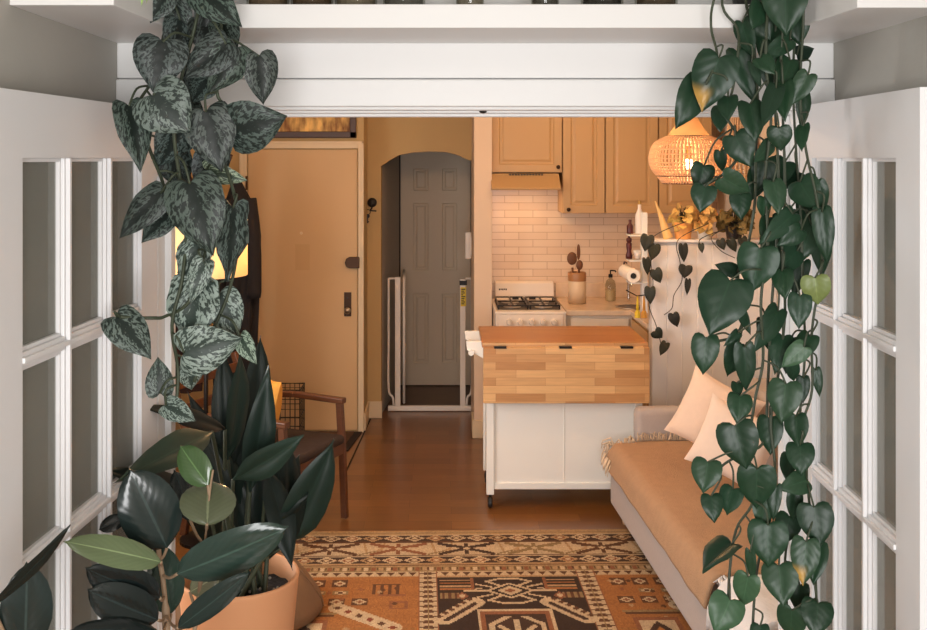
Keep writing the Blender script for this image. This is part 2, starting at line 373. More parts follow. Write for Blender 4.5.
# header boards, head jamb and casings of the opening
struct('trim_1', MB().box(XL, XR, YO - .018, YO, PZ(78.3, YO - .018), 2.195), M['white'], bevel=.003)
struct('trim_2', MB().box(XL, XR, YO - .026, YO, PZ(106.5, YO - .026), PZ(79.2, YO - .026)), M['white'], bevel=.003)
hj = MB().box(-.663, .83, YO + .004, YO + .055, PZ(110, YO), 2.052).box(-.663, .83, YO + .05, YO + .12, PZ(113.2, YO + .05), 2.052).box(-.663, .83, YO + .09, YO + .125, PZ(116.8, YO + .09), 2.052)
struct('trim_3', hj, M['white'], bevel=.003)
struct('trim_4', MB().box(XL, -.672, YO - .014, YO, 0, 2.05).box(-.68, -.655, YO, YO + .125, 0, 2.05).box(-.663, -.64, YO + .06, YO + .10, 0, 2.03), M['white'], bevel=.003)
struct('trim_5', MB().box(.838, XR, YO - .014, YO, 0, 2.05).box(.822, .847, YO, YO + .125, 0, 2.05).box(.807, .83, YO + .06, YO + .10, 0, 2.03), M['white'], bevel=.003)
cp = MB().lathe([(.0, 0), (.009, 0), (.009, -.004), (.006, -.006), (.0, -.008)], (PX(483, 2.45), 2.45, PZ(110.4, 2.45)), 12)
struct('strike', cp, M['blackmetal'], parent=bpy.data.objects['trim_3'])

# U-shaped shelf above the opening
UZ = 2.193
sh = MB()
poly = [(XL, 1.79), (-.565, 1.79), (-.553, 2.104), (.716, 2.104), (.727, 1.82), (XR, 1.82), (XR, YO), (XL, YO)]
sh.prism(poly, UZ, UZ + .0485, 'z')
single('wall_shelf', sh, M['shelf_white'], 'white U-shaped wall shelf running around the alcove above the opening', 'shelf', bevel=.002)

# ------------------------------------------------------------------ french doors
def french(name, hinge, vpx, L, side, g0, g1):
    """hinge point on the floor, direction read from its vanishing point; g0/g1: glass from the hinge / to the free edge."""
    d = Vector((vpx - CX, F, 0)).normalized()
    X = -d; Yn = Vector((-d.y, d.x, 0))                  # along the door towards the viewer; normal to the -X side
    if side > 0: Yn = -Yn                                # thickness grows towards the side wall
    Mx = Matrix(((X.x, Yn.x, 0, hinge[0]), (X.y, Yn.y, 0, hinge[1]), (0, 0, 1, 0), (0, 0, 0, 1)))
    T = .034; top = PZ(109 if side < 0 else 106, 2.38); zs = 1.93; pitch = .352; w = (g1 - g0)
    mw = .026; lw = (w - 2 * mw) / 3
    f = MB()
    f.box(0, g0, 0, T, .012, top, Mx).box(g1, L, 0, T, .012, top, Mx)
    f.box(g0, g1, 0, T, zs, top, Mx); zb = zs - 5 * pitch + mw
    f.box(g0, g1, 0, T, .012, zb, Mx)
    o = struct(name, f, M['door_white'])
    mu = MB()
    for k in (1, 2):
        x = g0 + k * lw + (k - 1) * mw
        mu.box(x, x + mw, .003, T - .003, zb, zs, Mx)
        mu.box(x + .008, x + mw - .008, -.004, T + .004, zb, zs, Mx)
    for k in range(1, 5):
        z = zs - k * pitch
        mu.box(g0, g1, .003, T - .003, z, z + mw, Mx)
        mu.box(g0, g1, -.004, T + .004, z + .008, z + mw - .008, Mx)
    struct('muntin', mu, M['door_white'], .002, o)
    bead = MB()
    for i in range(3):
        for j in range(5):
            x0 = g0 + i * (lw + mw); z1 = zs - j * pitch; z0 = z1 - pitch + mw
            b = .007
            for (a0, a1, c0, c1) in ((x0, x0 + b, z0, z1), (x0 + lw - b, x0 + lw, z0, z1), (x0, x0 + lw, z0, z0 + b), (x0, x0 + lw, z1 - b, z1)):
                bead.box(a0, a1, .009, T - .009, c0, c1, Mx)
            p = MB().box(x0 + .001, x0 + lw - .001, T/2 - .001, T/2 + .001, z0 + .001, z1 - .001, Mx)
            p.build('pane', M['glass'], o)
    struct('glazing_bead', bead, M['door_white'], .001, o)
    hg = MB()
    for z in (.25, 1.0, 1.8): hg.tube([Mx @ Vector((-.004, -.004, z)), Mx @ Vector((-.004, -.004, z + .09))], .006, 8)
    struct('hinge', hg, M['door_white'], 0, o)
    return o
french('door_1', (-.654, 2.389), 515, .755, -1, .10, .655)
french('door_2', (.822, 2.389), 475, .645, 1, .085, .545)

# ------------------------------------------------------------------ entry door, casing, hardware
ed = struct('door_3', MB().box(PX(248.5, YD), PX(357.5, YD), YD - .012, YD, .012, PZ(149.5, YD)), M['entry_door'], bevel=.002)
tr = MB()
x0, x1, zt = PX(241, YD), PX(364, YD), PZ(142, YD)
xi0, xi1, zi = PX(247.5, YD), PX(358.5, YD), PZ(148.5, YD)
tr.box(x0, xi0, YD - .03, YD, 0, zt).box(xi1, x1 - .002, YD - .03, YD, 0, zt).box(xi0, xi1, YD - .03, YD, zi, zt)
tr.box(x0 - .006, x0 + .014, YD - .036, YD, 0, zt + .006).box(x1 - .014, x1, YD - .036, YD, 0, zt + .006).box(x0, x1, YD - .036, YD, zt - .014, zt + .006)
struct('trim_6', tr, M['casing'], bevel=.003)
lk = MB(); a, b = P(345, 257, YD - .03), P(359.5, 268, YD - .03)
lk.prism([(a.x + .03, b.z), (b.x, b.z), (b.x, a.z), (a.x + .03, a.z), (a.x + .008, a.z - .012), (a.x, (a.z + b.z)/2), (a.x + .008, b.z + .012)], YD - .05, YD - .011)
struct('rim_lock', lk, M['bronze'], .004, ed)
pl = MB().box(PX(344.3, YD), PX(351.5, YD), YD - .018, YD - .011, PZ(316, YD), PZ(292, YD))
struct('lock_plate', pl, M['bronze'], .002, ed)
kn = MB().lathe([(0, -.06), (.018, -.055), (.024, -.042), (.018, -.03), (.009, -.022), (.009, 0)], (PX(348, YD), YD - .015, PZ(309.5, YD)), 16, 'y')
struct('door_knob', kn, M['steel'], 0, ed, True)
struct('keyhole', MB().lathe([(0, -.006), (.006, -.006), (.006, 0)], (PX(347.5, YD), YD - .017, PZ(297.5, YD)), 10, 'y'), M['black'], 0, ed)
struct('faint_mark', MB().box(PX(295.5, YD), PX(310, YD), YD - .0135, YD - .0115, PZ(270, YD), PZ(244, YD)), M['door_mark'], 0, ed)  # thin rectangle, slightly darker than the door
struct('peephole', MB().lathe([(0, -.006), (.009, -.005), (.011, 0)], (PX(301.5, YD), YD - .011, PZ(233, YD)), 14, 'y'), M['casing'], 0, ed)
hg = MB()
for y in (183, 330): hg.tube([P(246.5, y - 7, YD - .035), P(246.5, y + 7, YD - .035)], .008, 8)
struct('hinge', hg, M['bronze'], 0, ed)
# framed picture over the door
fx0, fx1, fz0 = PX(232, YD), PX(356.5, YD), PZ(138, YD)
pf = thing('picture_frame', ((fx0 + fx1)/2, YD - .02, fz0), 'dark wood framed golden picture hanging above the entry door', 'picture')
fm = MB().box(fx0, fx1, YD - .03, YD - .001, fz0, fz0 + .045).box(fx0, fx1, YD - .03, YD - .001, fz0 + .38, fz0 + .425).box(fx0, fx0 + .045, YD - .03, YD - .001, fz0, fz0 + .425).box(fx1 - .045, fx1, YD - .03, YD - .001, fz0, fz0 + .425)
fm.build('frame', M['frame_dark'], pf, .004)
art, nt, bs = newmat('golden_art')
tc = N(nt, 'ShaderNodeTexCoord'); mp = N(nt, 'ShaderNodeMapping'); mp.inputs['Scale'].default_value = (9, 1, 3); nt.links.new(tc.outputs['Object'], mp.inputs[0])
nz = N(nt, 'ShaderNodeTexNoise'); nz.inputs['Scale'].default_value = 2; nz.inputs['Detail'].default_value = 5; nt.links.new(mp.outputs[0], nz.inputs[0])
rp = N(nt, 'ShaderNodeValToRGB'); rp.color_ramp.elements[0].color = lin(120, 70, 24); rp.color_ramp.elements[0].position = .35; rp.color_ramp.elements[1].color = lin(250, 205, 120); rp.color_ramp.elements[1].position = .65
nt.links.new(nz.outputs[0], rp.inputs[0]); nt.links.new(rp.outputs[0], bs.inputs[0]); bs.inputs['Roughness'].default_value = .6
MB().box(fx0 + .04, fx1 - .04, YD - .018, YD - .01, fz0 + .04, fz0 + .385).build('art_print', art, pf)
# hook with keys
c = P(372, 204, YA - .02)
hk = thing('key_hook', (c.x, YA, c.z), 'round black key hook on the ochre wall beside the arch', 'hook')
MB().lathe([(0, -.03), (.03, -.026), (.036, -.012), (.03, 0)], (c.x, YA, c.z + .01), 18, 'y').build('backplate', M['black'], hk, smooth=True)
MB().tube(crom([(c.x, YA - .02, c.z - .01), (c.x, YA - .05, c.z - .03), (c.x - .01, YA - .06, c.z - .045), (c.x + .035, YA - .06, c.z - .05)]), .006, 6).build('hook_arm', M['black'], hk)
ky = thing('key', (c.x - .03, YA - .05, c.z - .15), 'small bunch of keys hanging from the black wall hook', 'keys')
kr = MB().tube([(c.x - .028 + .018*math.cos(t), YA - .05, c.z - .058 + .018*math.sin(t)) for t in [k*PI/6 for k in range(13)]], .0028, 6)
kr.build('key_ring', M['blackmetal'], ky)
kb = MB().lathe([(0, -.003), (.016, -.003), (.016, .003), (0, .003)], (c.x - .03, YA - .05, c.z - .088), 12, 'y').box(c.x - .035, c.x - .026, YA - .053, YA - .047, c.z - .14, c.z - .09).box(c.x - .028, c.x - .019, YA - .053, YA - .047, c.z - .134, c.z - .126)
kb.build('key_blade', M['blackmetal'], ky)

# hall door, six panels
YH = 8.84
hx0, hx1, hz = PX(401, YH), PX(470, YH), PZ(146, YH)
hd = MB(); yf = YH - .04
hd.box(hx0, hx1, YH - .03, YH, .01, hz)
cols = [(413.5, 428.5), (442, 457)]; rows = [(168.5, 190.5), (203, 270), (293, 362)]
xs = [hx0, PX(413.5, YH), PX(428.5, YH), PX(442, YH), PX(457, YH), hx1]
zr = [.01] + [PZ(v, YH) for v in (362, 293, 270, 203, 190.5, 168.5)] + [hz]
for i in range(5):
    for j in range(7):
        if i in (1, 3) and j in (1, 3, 5):
            hd.rings(xs[i], xs[i+1], zr[j], zr[j+1], [(0, yf), (.008, yf + .008), (.022, yf + .008), (.034, yf + .001)])
        else:
            hd.add([(xs[i], yf, zr[j]), (xs[i+1], yf, zr[j]), (xs[i+1], yf, zr[j+1]), (xs[i], yf, zr[j+1])], [(0, 1, 2, 3)])
h2 = struct('door_4', hd, M['hall_door'])
struct('trim_7', MB().box(hx0 - .02, hx0 - .006, YH - .05, YH, 0, hz + .02), M['seat'])
# intercom box on the hall side of the pillar
ib = P(470, 246, 7.9)
ic = thing('intercom', (.22, 7.82, PZ(260, 7.8)), 'white plastic intercom handset mounted on the passage wall by the pillar', 'intercom')
MB().box(.172, .219, 7.74, 7.80, PZ(259, 7.75), PZ(232, 7.75)).build('handset', M['plastic'], ic, .008)
MB().box(.205, .22, 7.72, 7.82, PZ(255, 7.75), PZ(237, 7.75)).build('wall_plate', M['plastic'], ic, .004)

# safety gate in the arch
YG = 7.93
sg = thing('safety_gate', (PX(430, YG), YG, 0), 'white metal pressure-fit safety gate standing open in the arch', 'gate')
def gx(p): return PX(p, YG)
def gz(p): return PZ(p, YG)
MB().box(gx(388), gx(472), YG - .016, YG + .016, .004, gz(405.5)).build('threshold_bar', M['gate'], sg, .004)
MB().box(gx(395), gx(400.5), YG - .014, YG + .014, .03, gz(277)).build('post', M['gate'], sg, .004)
MB().box(gx(460), gx(465.5), YG - .014, YG + .014, .03, gz(279)).build('post', M['gate'], sg, .004)
for s in (1, -1):
    a, b = (388.6, 395) if s > 0 else (471.6, 465.5)
    MB().tube(crom([(gx(b), YG, gz(278.5)), (gx(a) + s*.005, YG, gz(279)), (gx(a), YG, gz(284)), (gx(a), YG, gz(340)), (gx(a), YG, gz(388)), (gx(a + s*4), YG, gz(397)), (gx(a + s*5), YG, gz(405))]), .009, 8).build('side_tube', M['gate'], sg, smooth=True)
lf = thing if False else None
lg = MB()
gl = gx(404)
for yy in (YG + .03, YG + .66):
    lg.tube([(gl + (yy - YG)*-.0356, yy, .06), (gl + (yy - YG)*-.0356, yy, gz(279))], .011, 8)
for zz in (.06, gz(280)):
    lg.tube([(gl - .001, YG + .03, zz), (gl - .0235, YG + .66, zz)], .011, 8)
for k in range(1, 8):
    yy = YG + .03 + k * .079; lg.tube([(gl + (yy - YG)*-.0356, yy, .06), (gl + (yy - YG)*-.0356, yy, gz(280))], .006, 6)
lg.build('gate_leaf', M['gate'], sg, smooth=True)
MB().box(gx(459.5), gx(467), YG - .022, YG + .02, gz(285), gz(280.5)).build('latch', M['blackmetal'], sg, .003)
wl = MB().box(gx(460.6), gx(466), YG - .017, YG - .0145, gz(306), gz(287)).build('warning_label', M['yellow'], sg)
wt = MB()
for k in range(9):
    z = gz(289 + k * 1.8); wt.box(gx(461.3), gx(461.3 + (3.9, 2.8, 3.5, 1.8, 3.9, 3.1, 2.4, 3.7, 2.9)[k]), YG - .0178, YG - .017, z - .004, z + .003)
wt.build('label_lettering', M['black'], wl)
# doormat by the entry door
dm = thing('doormat', (-.96, 7.08, 0), 'dark brown doormat with black edge in front of the entry door', 'doormat')
MB().prism([(-1.36, 6.84), (-.617, 6.84), (-.56, 7.31), (-1.36, 7.31)], .0, .008, 'z').build('border', M['mat_edge'], dm, .002)
MB().prism([(-1.32, 6.88), (-.66, 6.88), (-.615, 7.29), (-1.32, 7.29)], .006, .012, 'z').build('pile', M['mat'], dm, .002)
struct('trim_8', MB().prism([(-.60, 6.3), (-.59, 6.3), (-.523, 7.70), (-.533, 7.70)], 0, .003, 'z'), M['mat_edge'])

# ------------------------------------------------------------------ kitchen
YU = 7.23
def cab_door(mb, x0, x1, z0, z1, y, axis='y', sgn=1):
    fr = .052
    mb.rings(x0, x1, z0, z1, [(0, y + sgn*.018), (0, y), (fr, y), (fr + .007, y + sgn*.009), (fr + .02, y + sgn*.009), (fr + .034, y + sgn*.002)], axis=axis)
    return mb
def knob(parent, x, y, z, axis='y'):
    MB().lathe([(0, -.028), (.011, -.026), (.0145, -.018), (.009, -.01), (.006, 0)], (x, y, z), 14, axis).build('knob', M['bronze'], parent, smooth=True)
def upper(p0, p1, ybot, label, kx=None, ky=None):
    x0, x1, z0, z1 = PX(p0, YU), PX(p1, YU), PZ(ybot, YU), CE - .05
    t = thing('wall_cabinet', ((x0 + x1)/2, 7.4, z0), label, 'cabinet', 'cream wall cabinets over the stove and counter')
    MB().box(x0, x1, YU + .02, 7.548, z0, z1).build('body', M['cab'], t, .002)
    d = cab_door(MB(), x0 + .003, x1 - .003, z0 + .003, z1 if ybot > 200 else PZ(100, YU), YU).build('door', M['cab'], t, .001)
    if kx: knob(d, PX(kx, YU), YU, PZ(ky, YU))
    return t
upper(491, 562.2, 172.5, 'short cream wall cabinet fixed directly above the range hood', 558, 167)
upper(562.8, 605, 213.5, 'narrow tall cream wall cabinet with knob, next to the range hood', 568.3, 209.5)
upper(605.6, 658.3, 213.5, 'wide tall cream wall cabinet between narrow cabinet and rattan pendant')
upper(658.9, 712, 213.5, 'cream wall cabinet half hidden behind the rattan pendant')
# hood
YHd = 7.10
hx0, hx1 = PX(491.5, YHd), PX(561, YHd)
hz0, hz1 = PZ(190, YHd), PZ(173.5, YU); hx_a, hx_b = hx0, hx1
ho = thing('range_hood', ((hx0 + hx1)/2, 7.3, hz0), 'cream slim range hood under the short cabinet above the stove', 'range hood')
MB().prism([(YU + .0, hz1), (7.548, hz1), (7.548, hz0), (YHd, hz0), (YHd - .006, hz0 + .012), (YU - .01, hz1 - .012)], hx0, hx1, 'x').build('body', M['cab'], ho, .003)
vg = MB()
for k in range(12):
    xx = PX(509 + k * 2.9, YU); vg.box(xx, xx + .013, YU - .016, YU, hz1 - .013, hz1 - .002)
vg.build('vent_slot', M['black'], ho)
# stove
YS = 6.84
sx0, sx1 = .352, PX(566, YS)
ct = PZ(311.5, YS)
st = thing('stove', ((sx0 + sx1)/2, 7.1, 0), 'white four-burner gas stove between the pillar and the counter', 'stove')
MB().box(sx0, sx1, YS, 7.5, .05, ct - .015).build('body', M['enamel'], st, .004)
MB().box(sx0 - .004, sx1 + .002, YS - .008, 7.47, ct - .018, ct).build('cooktop', M['enamel'], st, .006)
bz = PZ(281.5, 7.47)
MB().prism([(7.43, ct - .01), (7.54, ct - .01), (7.54, bz), (7.485, bz), (7.46, bz - .012)], sx0 + .03, sx1 - .015, 'x').build('backguard', M['enamel'], st, .004)
bd = MB()
for k in range(5): bd.box(sx0 + .055 + k*.012, sx0 + .064 + k*.012, 7.448, 7.462, bz - .062 + (k % 2)*.004, bz - .048)
bd.build('maker_badge', M['badge'], st)
ow = MB()
for k in range(3): ow.box(sx0 + .15 + k * .06, sx0 + .195 + k * .06, 7.415, 7.44, ct, ct + .012)
ow.build('oven_vent', M['black'], st)
fp = MB().box(sx0 + .015, sx1 - .02, YS - .014, YS, PZ(330, YS), PZ(314.5, YS))
fp.build('control_panel', M['enamel'], st, .004)
for k in range(5):
    xx = PX(509 + k * 11.2, YS)
    kb = MB().lathe([(0, -.03), (.016, -.03), (.019, -.012), (.021, 0)], (xx, YS - .014, PZ(321.5, YS)), 16, 'y').box(xx - .003, xx + .003, YS - .05, YS - .04, PZ(321.5, YS) - .016, PZ(321.5, YS) + .016)
    kb.build('knob', M['enamel'], st, smooth=False)
od = MB().rings(sx0 + .012, sx1 - .012, .22, PZ(333, YS), [(0, YS), (0, YS - .02), (.02, YS - .024), (.06, YS - .024), (.065, YS - .02)]); od = od.build('oven_door', M['enamel'], st)
MB().tube([(sx0 + .06, YS - .05, PZ(340, YS)), (sx1 - .06, YS - .05, PZ(340, YS))], .01, 8).box(sx0 + .06, sx0 + .08, YS - .05, YS - .02, PZ(340, YS) - .008, PZ(340, YS) + .008).box(sx1 - .08, sx1 - .06, YS - .05, YS - .02, PZ(340, YS) - .008, PZ(340, YS) + .008).build('handle', M['enamel'], od)
for (gx0, gx1) in ((sx0 + .02, sx0 + .225), (sx1 - .232, sx1 - .027)):
    mid = (gx0 + gx1)/2
    pn = MB().box(gx0, gx1, 6.92, 7.36, ct - .001, ct + .003); pn.build('burner_well', M['black'], st, .002)
    g = MB()
    for yy in (6.925, 7.14, 7.355): g.box(gx0, gx1, yy - .005, yy + .005, ct + .022, ct + .031)
    for xx in (gx0 + .005, gx1 - .005, mid): g.box(xx - .005, xx + .005, 6.925, 7.355, ct + .022, ct + .031)
    for xx in (gx0 + .006, gx1 - .006):
        for yy in (6.93, 7.14, 7.35): g.box(xx - .005, xx + .005, yy - .005, yy + .005, ct + .003, ct + .026)
    g.build('grate', M['blackmetal'], st, .001)
    for yy in (7.03, 7.25):
        MB().lathe([(.06, 0), (.06, .004), (.045, .008), (.03, .009), (.03, .018), (0, .019)], (mid, yy, ct + .002), 20).build('burner', M['steel'], st, smooth=False)
# counter and base cabinet
YC = 6.87
kx0 = sx1 + .006
cz = ct + .002
cnt = MB().prism([(kx0, 7.548), (kx0, YC), (1.245, YC), (1.245, 6.30), (1.998, 6.30), (1.998, 7.548)], cz - .035, cz, 'z')
wt = thing('countertop', (1.4, 7.2, cz - .035), 'speckled beige marble countertop beside the stove', 'countertop')
cnt.build('slab', M['marble'], wt, .004)
MB().box(kx0, 1.998, 7.528, 7.549, cz, PZ(283, 7.53)).build('backsplash', M['marble'], wt, .003)
bc = thing('base_cabinet', ((kx0 + 1.245)/2, 7.2, 0), 'white base cabinet with framed door below the countertop beside the stove', 'cabinet')
MB().box(kx0 + .002, 1.262, YC + .03, 7.548, .08, cz - .037).build('body', M['cab_low'], bc, .002)
MB().box(kx0 + .02, 1.26, YC + .06, 7.5, 0, .08).build('plinth', M['seat'], bc)
cab_door(MB(), kx0 + .03, 1.235, .11, cz - .055, YC + .008).build('door', M['cab_low'], bc, .001)
bc2 = thing('base_cabinet', (1.6, 6.6, 0), 'cream cabinet run facing the stove side, ending at the half wall', 'cabinet')
MB().box(1.265, 1.995, 6.315, 6.895, .08, cz - .037).build('body', M['cab'], bc2, .002)
MB().box(1.30, 1.99, 6.32, 6.895, 0, .08).build('plinth', M['seat'], bc2)
cab_door(MB(), 6.33, 6.85, .11, cz - .055, 1.247, 'x').build('door', M['cab'], bc2, .001)
# sink
sk = thing('sink', (1.23, 7.15, cz), 'dark oval sink basin set in the countertop', 'sink')
MB().lathe([(.092, .004), (.098, .006), (.102, .003), (.102, 0.001)], (1.275, 7.02, cz + .001), 28).build('rim', M['steel'], sk, smooth=True)
MB().lathe([(0, .0012), (.05, .002), (.092, .003)], (1.275, 7.02, cz + .001), 28).build('basin', M['sink'], sk)
MB().tube(crom([(1.31, 7.30, cz + .002), (1.31, 7.30, cz + .16), (1.305, 7.26, cz + .2), (1.30, 7.16, cz + .18), (1.30, 7.13, cz + .13)]), .01, 8).build('faucet', M['chrome'], sk, smooth=True)
# crock with utensils
ck = P(577, 303, 7.22); ck.z = cz + .001
cr = thing('crock', ck, 'cream stoneware crock with tan rim standing on the countertop', 'crock')
MB().lathe([(0, .004), (.058, .004), (.061, .0), (.062, .1), (.062, .155)], ck, 28).build('body', M['crock'], cr, smooth=True)
MB().lathe([(.0625, .155), (.0635, .16), (.0635, .205), (.06, .215), (.052, .21), (.05, .02)], ck, 28).build('rim', M['crock_tan'], cr, smooth=True)
def spoon(label, name, px, py, dz, w, h, lean, flat):
    top = P(px, py, 7.22 + dz)
    t = thing(name, (ck.x + lean*.02, ck.y + dz, cz + .02), label, 'utensil', 'wooden utensils in the crock')
    b = Vector((ck.x + lean*.02, ck.y + dz, cz + .022)); n = b + (top - b) * .78
    MB().tube([b, n], [.006, .008], 8).build('handle', M['utensil'], t, smooth=True)
    hb = MB().ball(top, w, flat, h, 16, 10); hb.build('head', M['utensil'], t, smooth=True)
spoon('broad round-headed brown wooden spoon leaning in the crock', 'wooden_spoon', 572, 258.5, .0, .035, .045, -1, .012)
spoon('slim upright dark brown spatula standing in the crock', 'spatula', 578.5, 252, .02, .013, .055, 1, .009)
spoon('short blunt wooden turner low in the crock mouth', 'wooden_turner', 579.5, 265, -.02, .024, .035, .5, .010)
# soap bottle
sb = P(610.5, 304, 7.34); sb.z = cz + .001
so = thing('soap_bottle', sb, 'clear glass soap bottle with pump by the sink', 'bottle')
MB().lathe([(0, .002), (.036, .002), (.038, .01), (.038, .11), (.03, .14), (.013, .155), (.013, .17)], sb, 20).build('bottle_body', M['jar'], so, smooth=True)
MB().lathe([(0, .003), (.034, .003), (.034, .075), (0, .076)], sb, 16).build('soap', mat('soap_amber', lin(226, 196, 150), .3), so)
MB().lathe([(.015, .165), (.015, .185), (.005, .19), (.005, .215), (0, .216)], sb, 12).tube([(sb.x, sb.y, sb.z + .213), (sb.x + .03, sb.y - .02, sb.z + .213), (sb.x + .035, sb.y - .023, sb.z + .203)], .005, 6).build('pump', M['blackmetal'], so)
# half wall with beadboard, ledge cap
YW = 6.2; hwz = PZ(239.5, YW)
hw = MB().box(1.252, 1.998, YW + .012, YW + .1, 0, hwz - .014)
xx = 1.252
while xx < 1.99:
    e = min(xx + .09, 1.998)
    hw.prism([(xx, YW + .012), (xx, YW + .0035), (xx + .004, YW), (e - .004, YW), (e, YW + .0035), (e, YW + .012)], .11, hwz - .03, 'z'); xx += .09
struct('wall_half', hw, M['bead'])
struct('trim_9', MB().box(1.235, 1.998, YW - .02, YW + .12, hwz - .016, hwz), M['bead'], bevel=.004)
struct('baseboard_half', MB().box(1.25, 1.998, YW - .012, YW + .012, 0, .11), M['bead'], bevel=.004)

# white wire rack on the end of the half wall with its contents
rx = PX(637, 6.3)
rk = thing('wall_rack', (rx, 6.33, PZ(300, 6.3)), 'white two-tier rack fixed to the end of the half wall', 'rack')
MB().box(1.20, 1.234, 6.24, 6.30, PZ(312, 6.3), PZ(212, 6.3)).build('upright', M['cart_white'], rk, .004)
for y in (234, 259, 281):
    MB().box(rx - .06, 1.234, 6.22, 6.34, PZ(y + 1.5, 6.3), PZ(y, 6.3)).build('shelf_board', M['cart_white'], rk, .002)
def bottle(name, label, px, py, r, h, m, mcap, cat='bottle', neck=.4):
    b = P(px, py, 6.28)
    t = thing(name, b, label, cat)
    MB().lathe([(0, 0), (r*.95, 0), (r, .004), (r, h*.55), (r*neck, h*.75), (r*neck, h*.9)], b, 18).build('bottle_body', m, t, smooth=True)
    MB().lathe([(r*neck*1.1, h*.88), (r*neck*1.1, h*.97), (r*.2, h), (0, h)], b, 12).build('cap', mcap, t)
    return t
bottle('oil_bottle', 'white bottle with tapered pourer on the top tier of the white rack', 639.5, 233.6, .026, .20, M['plastic'], M['brass'])
bottle('wine_bottle', 'dark red bottle on the top tier of the white rack', 630, 233.6, .02, .085, M['darkred'], M['darkred'])
pm = P(629, 258.6, 6.28)
pt = thing('pepper_mill', pm, 'dark red turned pepper mill on the lower tier of the white rack', 'pepper mill')
MB().lathe([(0, 0), (.02, 0), (.021, .02), (.013, .045), (.017, .07), (.018, .09), (.012, .098)], pm, 16).build('mill_body', M['darkred'], pt, smooth=True)
MB().lathe([(.011, .097), (.017, .105), (.017, .12), (.007, .128), (.006, .135), (0, .137)], pm, 16).build('mill_head', M['darkred'], pt, smooth=True)
tri = P(637.5, 258.6, 6.27)
tm = thing('small_pitcher', tri, 'small white conical pitcher on the lower tier of the white rack', 'pitcher')
MB().lathe([(0, 0), (.014, 0), (.026, .05), (.024, .05), (.012, .004)], tri, 16).build('pitcher_body', M['plastic'], tm, smooth=True)
MB().tube([tri + Vector((.02, 0, .04)), tri + Vector((.036, 0, .035)), tri + Vector((.034, 0, .016)), tri + Vector((.018, 0, .012))], .003, 6).build('handle', M['plastic'], tm)
# paper towel roll
a = P(633.5, 276, 6.12); d = Vector((P(618, 267, 6.6) - a)); d = d.normalized(); L_ = .26
pr = thing('paper_towel_roll', a + d*.13 - Vector((0, 0, .06)), 'white paper towel roll held sideways under the white rack', 'paper towel')
R_ = .040
q = d.orthogonal().normalized(); r2 = d.cross(q)
def ringpts(c, r, n=24): return [c + (q*math.cos(2*PI*k/n) + r2*math.sin(2*PI*k/n))*r for k in range(n)]
m_ = MB(); rs = [ringpts(a, .018), ringpts(a, R_), ringpts(a + d*L_, R_), ringpts(a + d*L_, .018), ringpts(a, .018)]
for k in range(4): m_.grid([r + [r[0]] for r in (rs[k], rs[k+1])])
m_.build('paper', M['paper'], pr, smooth=False)
MB().tube([a - d*.004, a + d*(L_ + .01)], .0165, 14).build('core_rod', M['black'], pr)
MB().tube(crom([a + d*.27, a + d*.28 + Vector((0, 0, .05)), a + d*.2 + Vector((0, .0, .055))]), .005, 6).build('holder_arm', M['blackmetal'], pr)
# brushes hanging under the rack
for k, (px, cl, lab) in enumerate(((637.5, M['yellow'], 'yellow dish brush hanging from the white rack rail'), (644, M['pillow_y'], 'amber handled scrubber hanging beside the yellow dish brush'))):
    b = P(px, 296, 6.24)
    t = thing('dish_brush', b - Vector((0, 0, .13)), lab, 'brush')
    MB().tube([b, b - Vector((0, 0, .045)), b - Vector((0, 0, .09))], [.004, .007, .009], 8).build('handle', cl, t, smooth=True)
    MB().lathe([(.008, 0), (.016, -.012), (.018, -.045), (0, -.046)], b - Vector((0, 0, .085)), 12).build('bristle_head', cl, t)
rl = MB().tube([P(626, 290, 6.24), P(637, 296, 6.24), P(652, 294, 6.24)], .004, 6)
rl.build('hanging_rail', M['blackmetal'], rk)

# ------------------------------------------------------------------ drop-leaf cart
IY = 5.70; ix0, ix1 = .219, 1.129; iz = PZ(342.5, IY); IB = 6.26
ca = thing('kitchen_cart', ((ix0 + ix1)/2, 6.0, 0), 'white rolling kitchen cart with butcher block top and hanging drop leaf', 'kitchen cart')
tp = MB().box(ix0, ix1, IY, IB, iz - .028, iz).build('top', M['block_top'], ca, .004)
lf = MB().box(ix0 + .006, ix1 + .004, IY - .03, IY - .006, PZ(403.6, IY - .03), PZ(347.6, IY - .03)).build('drop_leaf', M['block_front'], ca, .004)
MB().box(ix0 + .002, ix1, IY - .004, IY, iz - .028, iz - .001).build('edge_band', M['block_front'], ca, .001)
for px in (500, 565, 626):
    x = PX(px, IY); MB().box(x - .034, x + .034, IY - .0335, IY - .004, PZ(348.6, IY - .03), PZ(346.6, IY - .03)).build('hinge', M['blackmetal'], ca)
bx0, bx1, bz0 = .245, 1.105, PZ(489.5, 5.735)
MB().box(bx0 + .012, bx1 - .012, 5.748, 6.20, bz0, iz - .03).build('body', M['cart_white'], ca, .002)
for (x, y) in ((bx0, 5.73), (bx1 - .042, 5.73), (bx0, 6.17), (bx1 - .042, 6.17)):
    lo = PZ(495, 5.73) if y < 6 else .075
    MB().box(x, x + .042, y, y + .042, lo, iz - .029).build('leg', M['cart_white'], ca, .003)
    c = MB().tube([(x + .021, y + .021, .05), (x + .021, y + .021, lo + .01)], .009, 8).box(x + .008, x + .034, y + .008, y + .03, .03, .055).build('caster', M['blackmetal'], ca)
    MB().lathe([(0, -.011), (.026, -.011), (.03, -.006), (.03, .006), (.026, .011), (0, .011)], (x + .021, y + .012, .031), 18, 'x').build('wheel', M['black'], c)
mid = (bx0 + bx1)/2
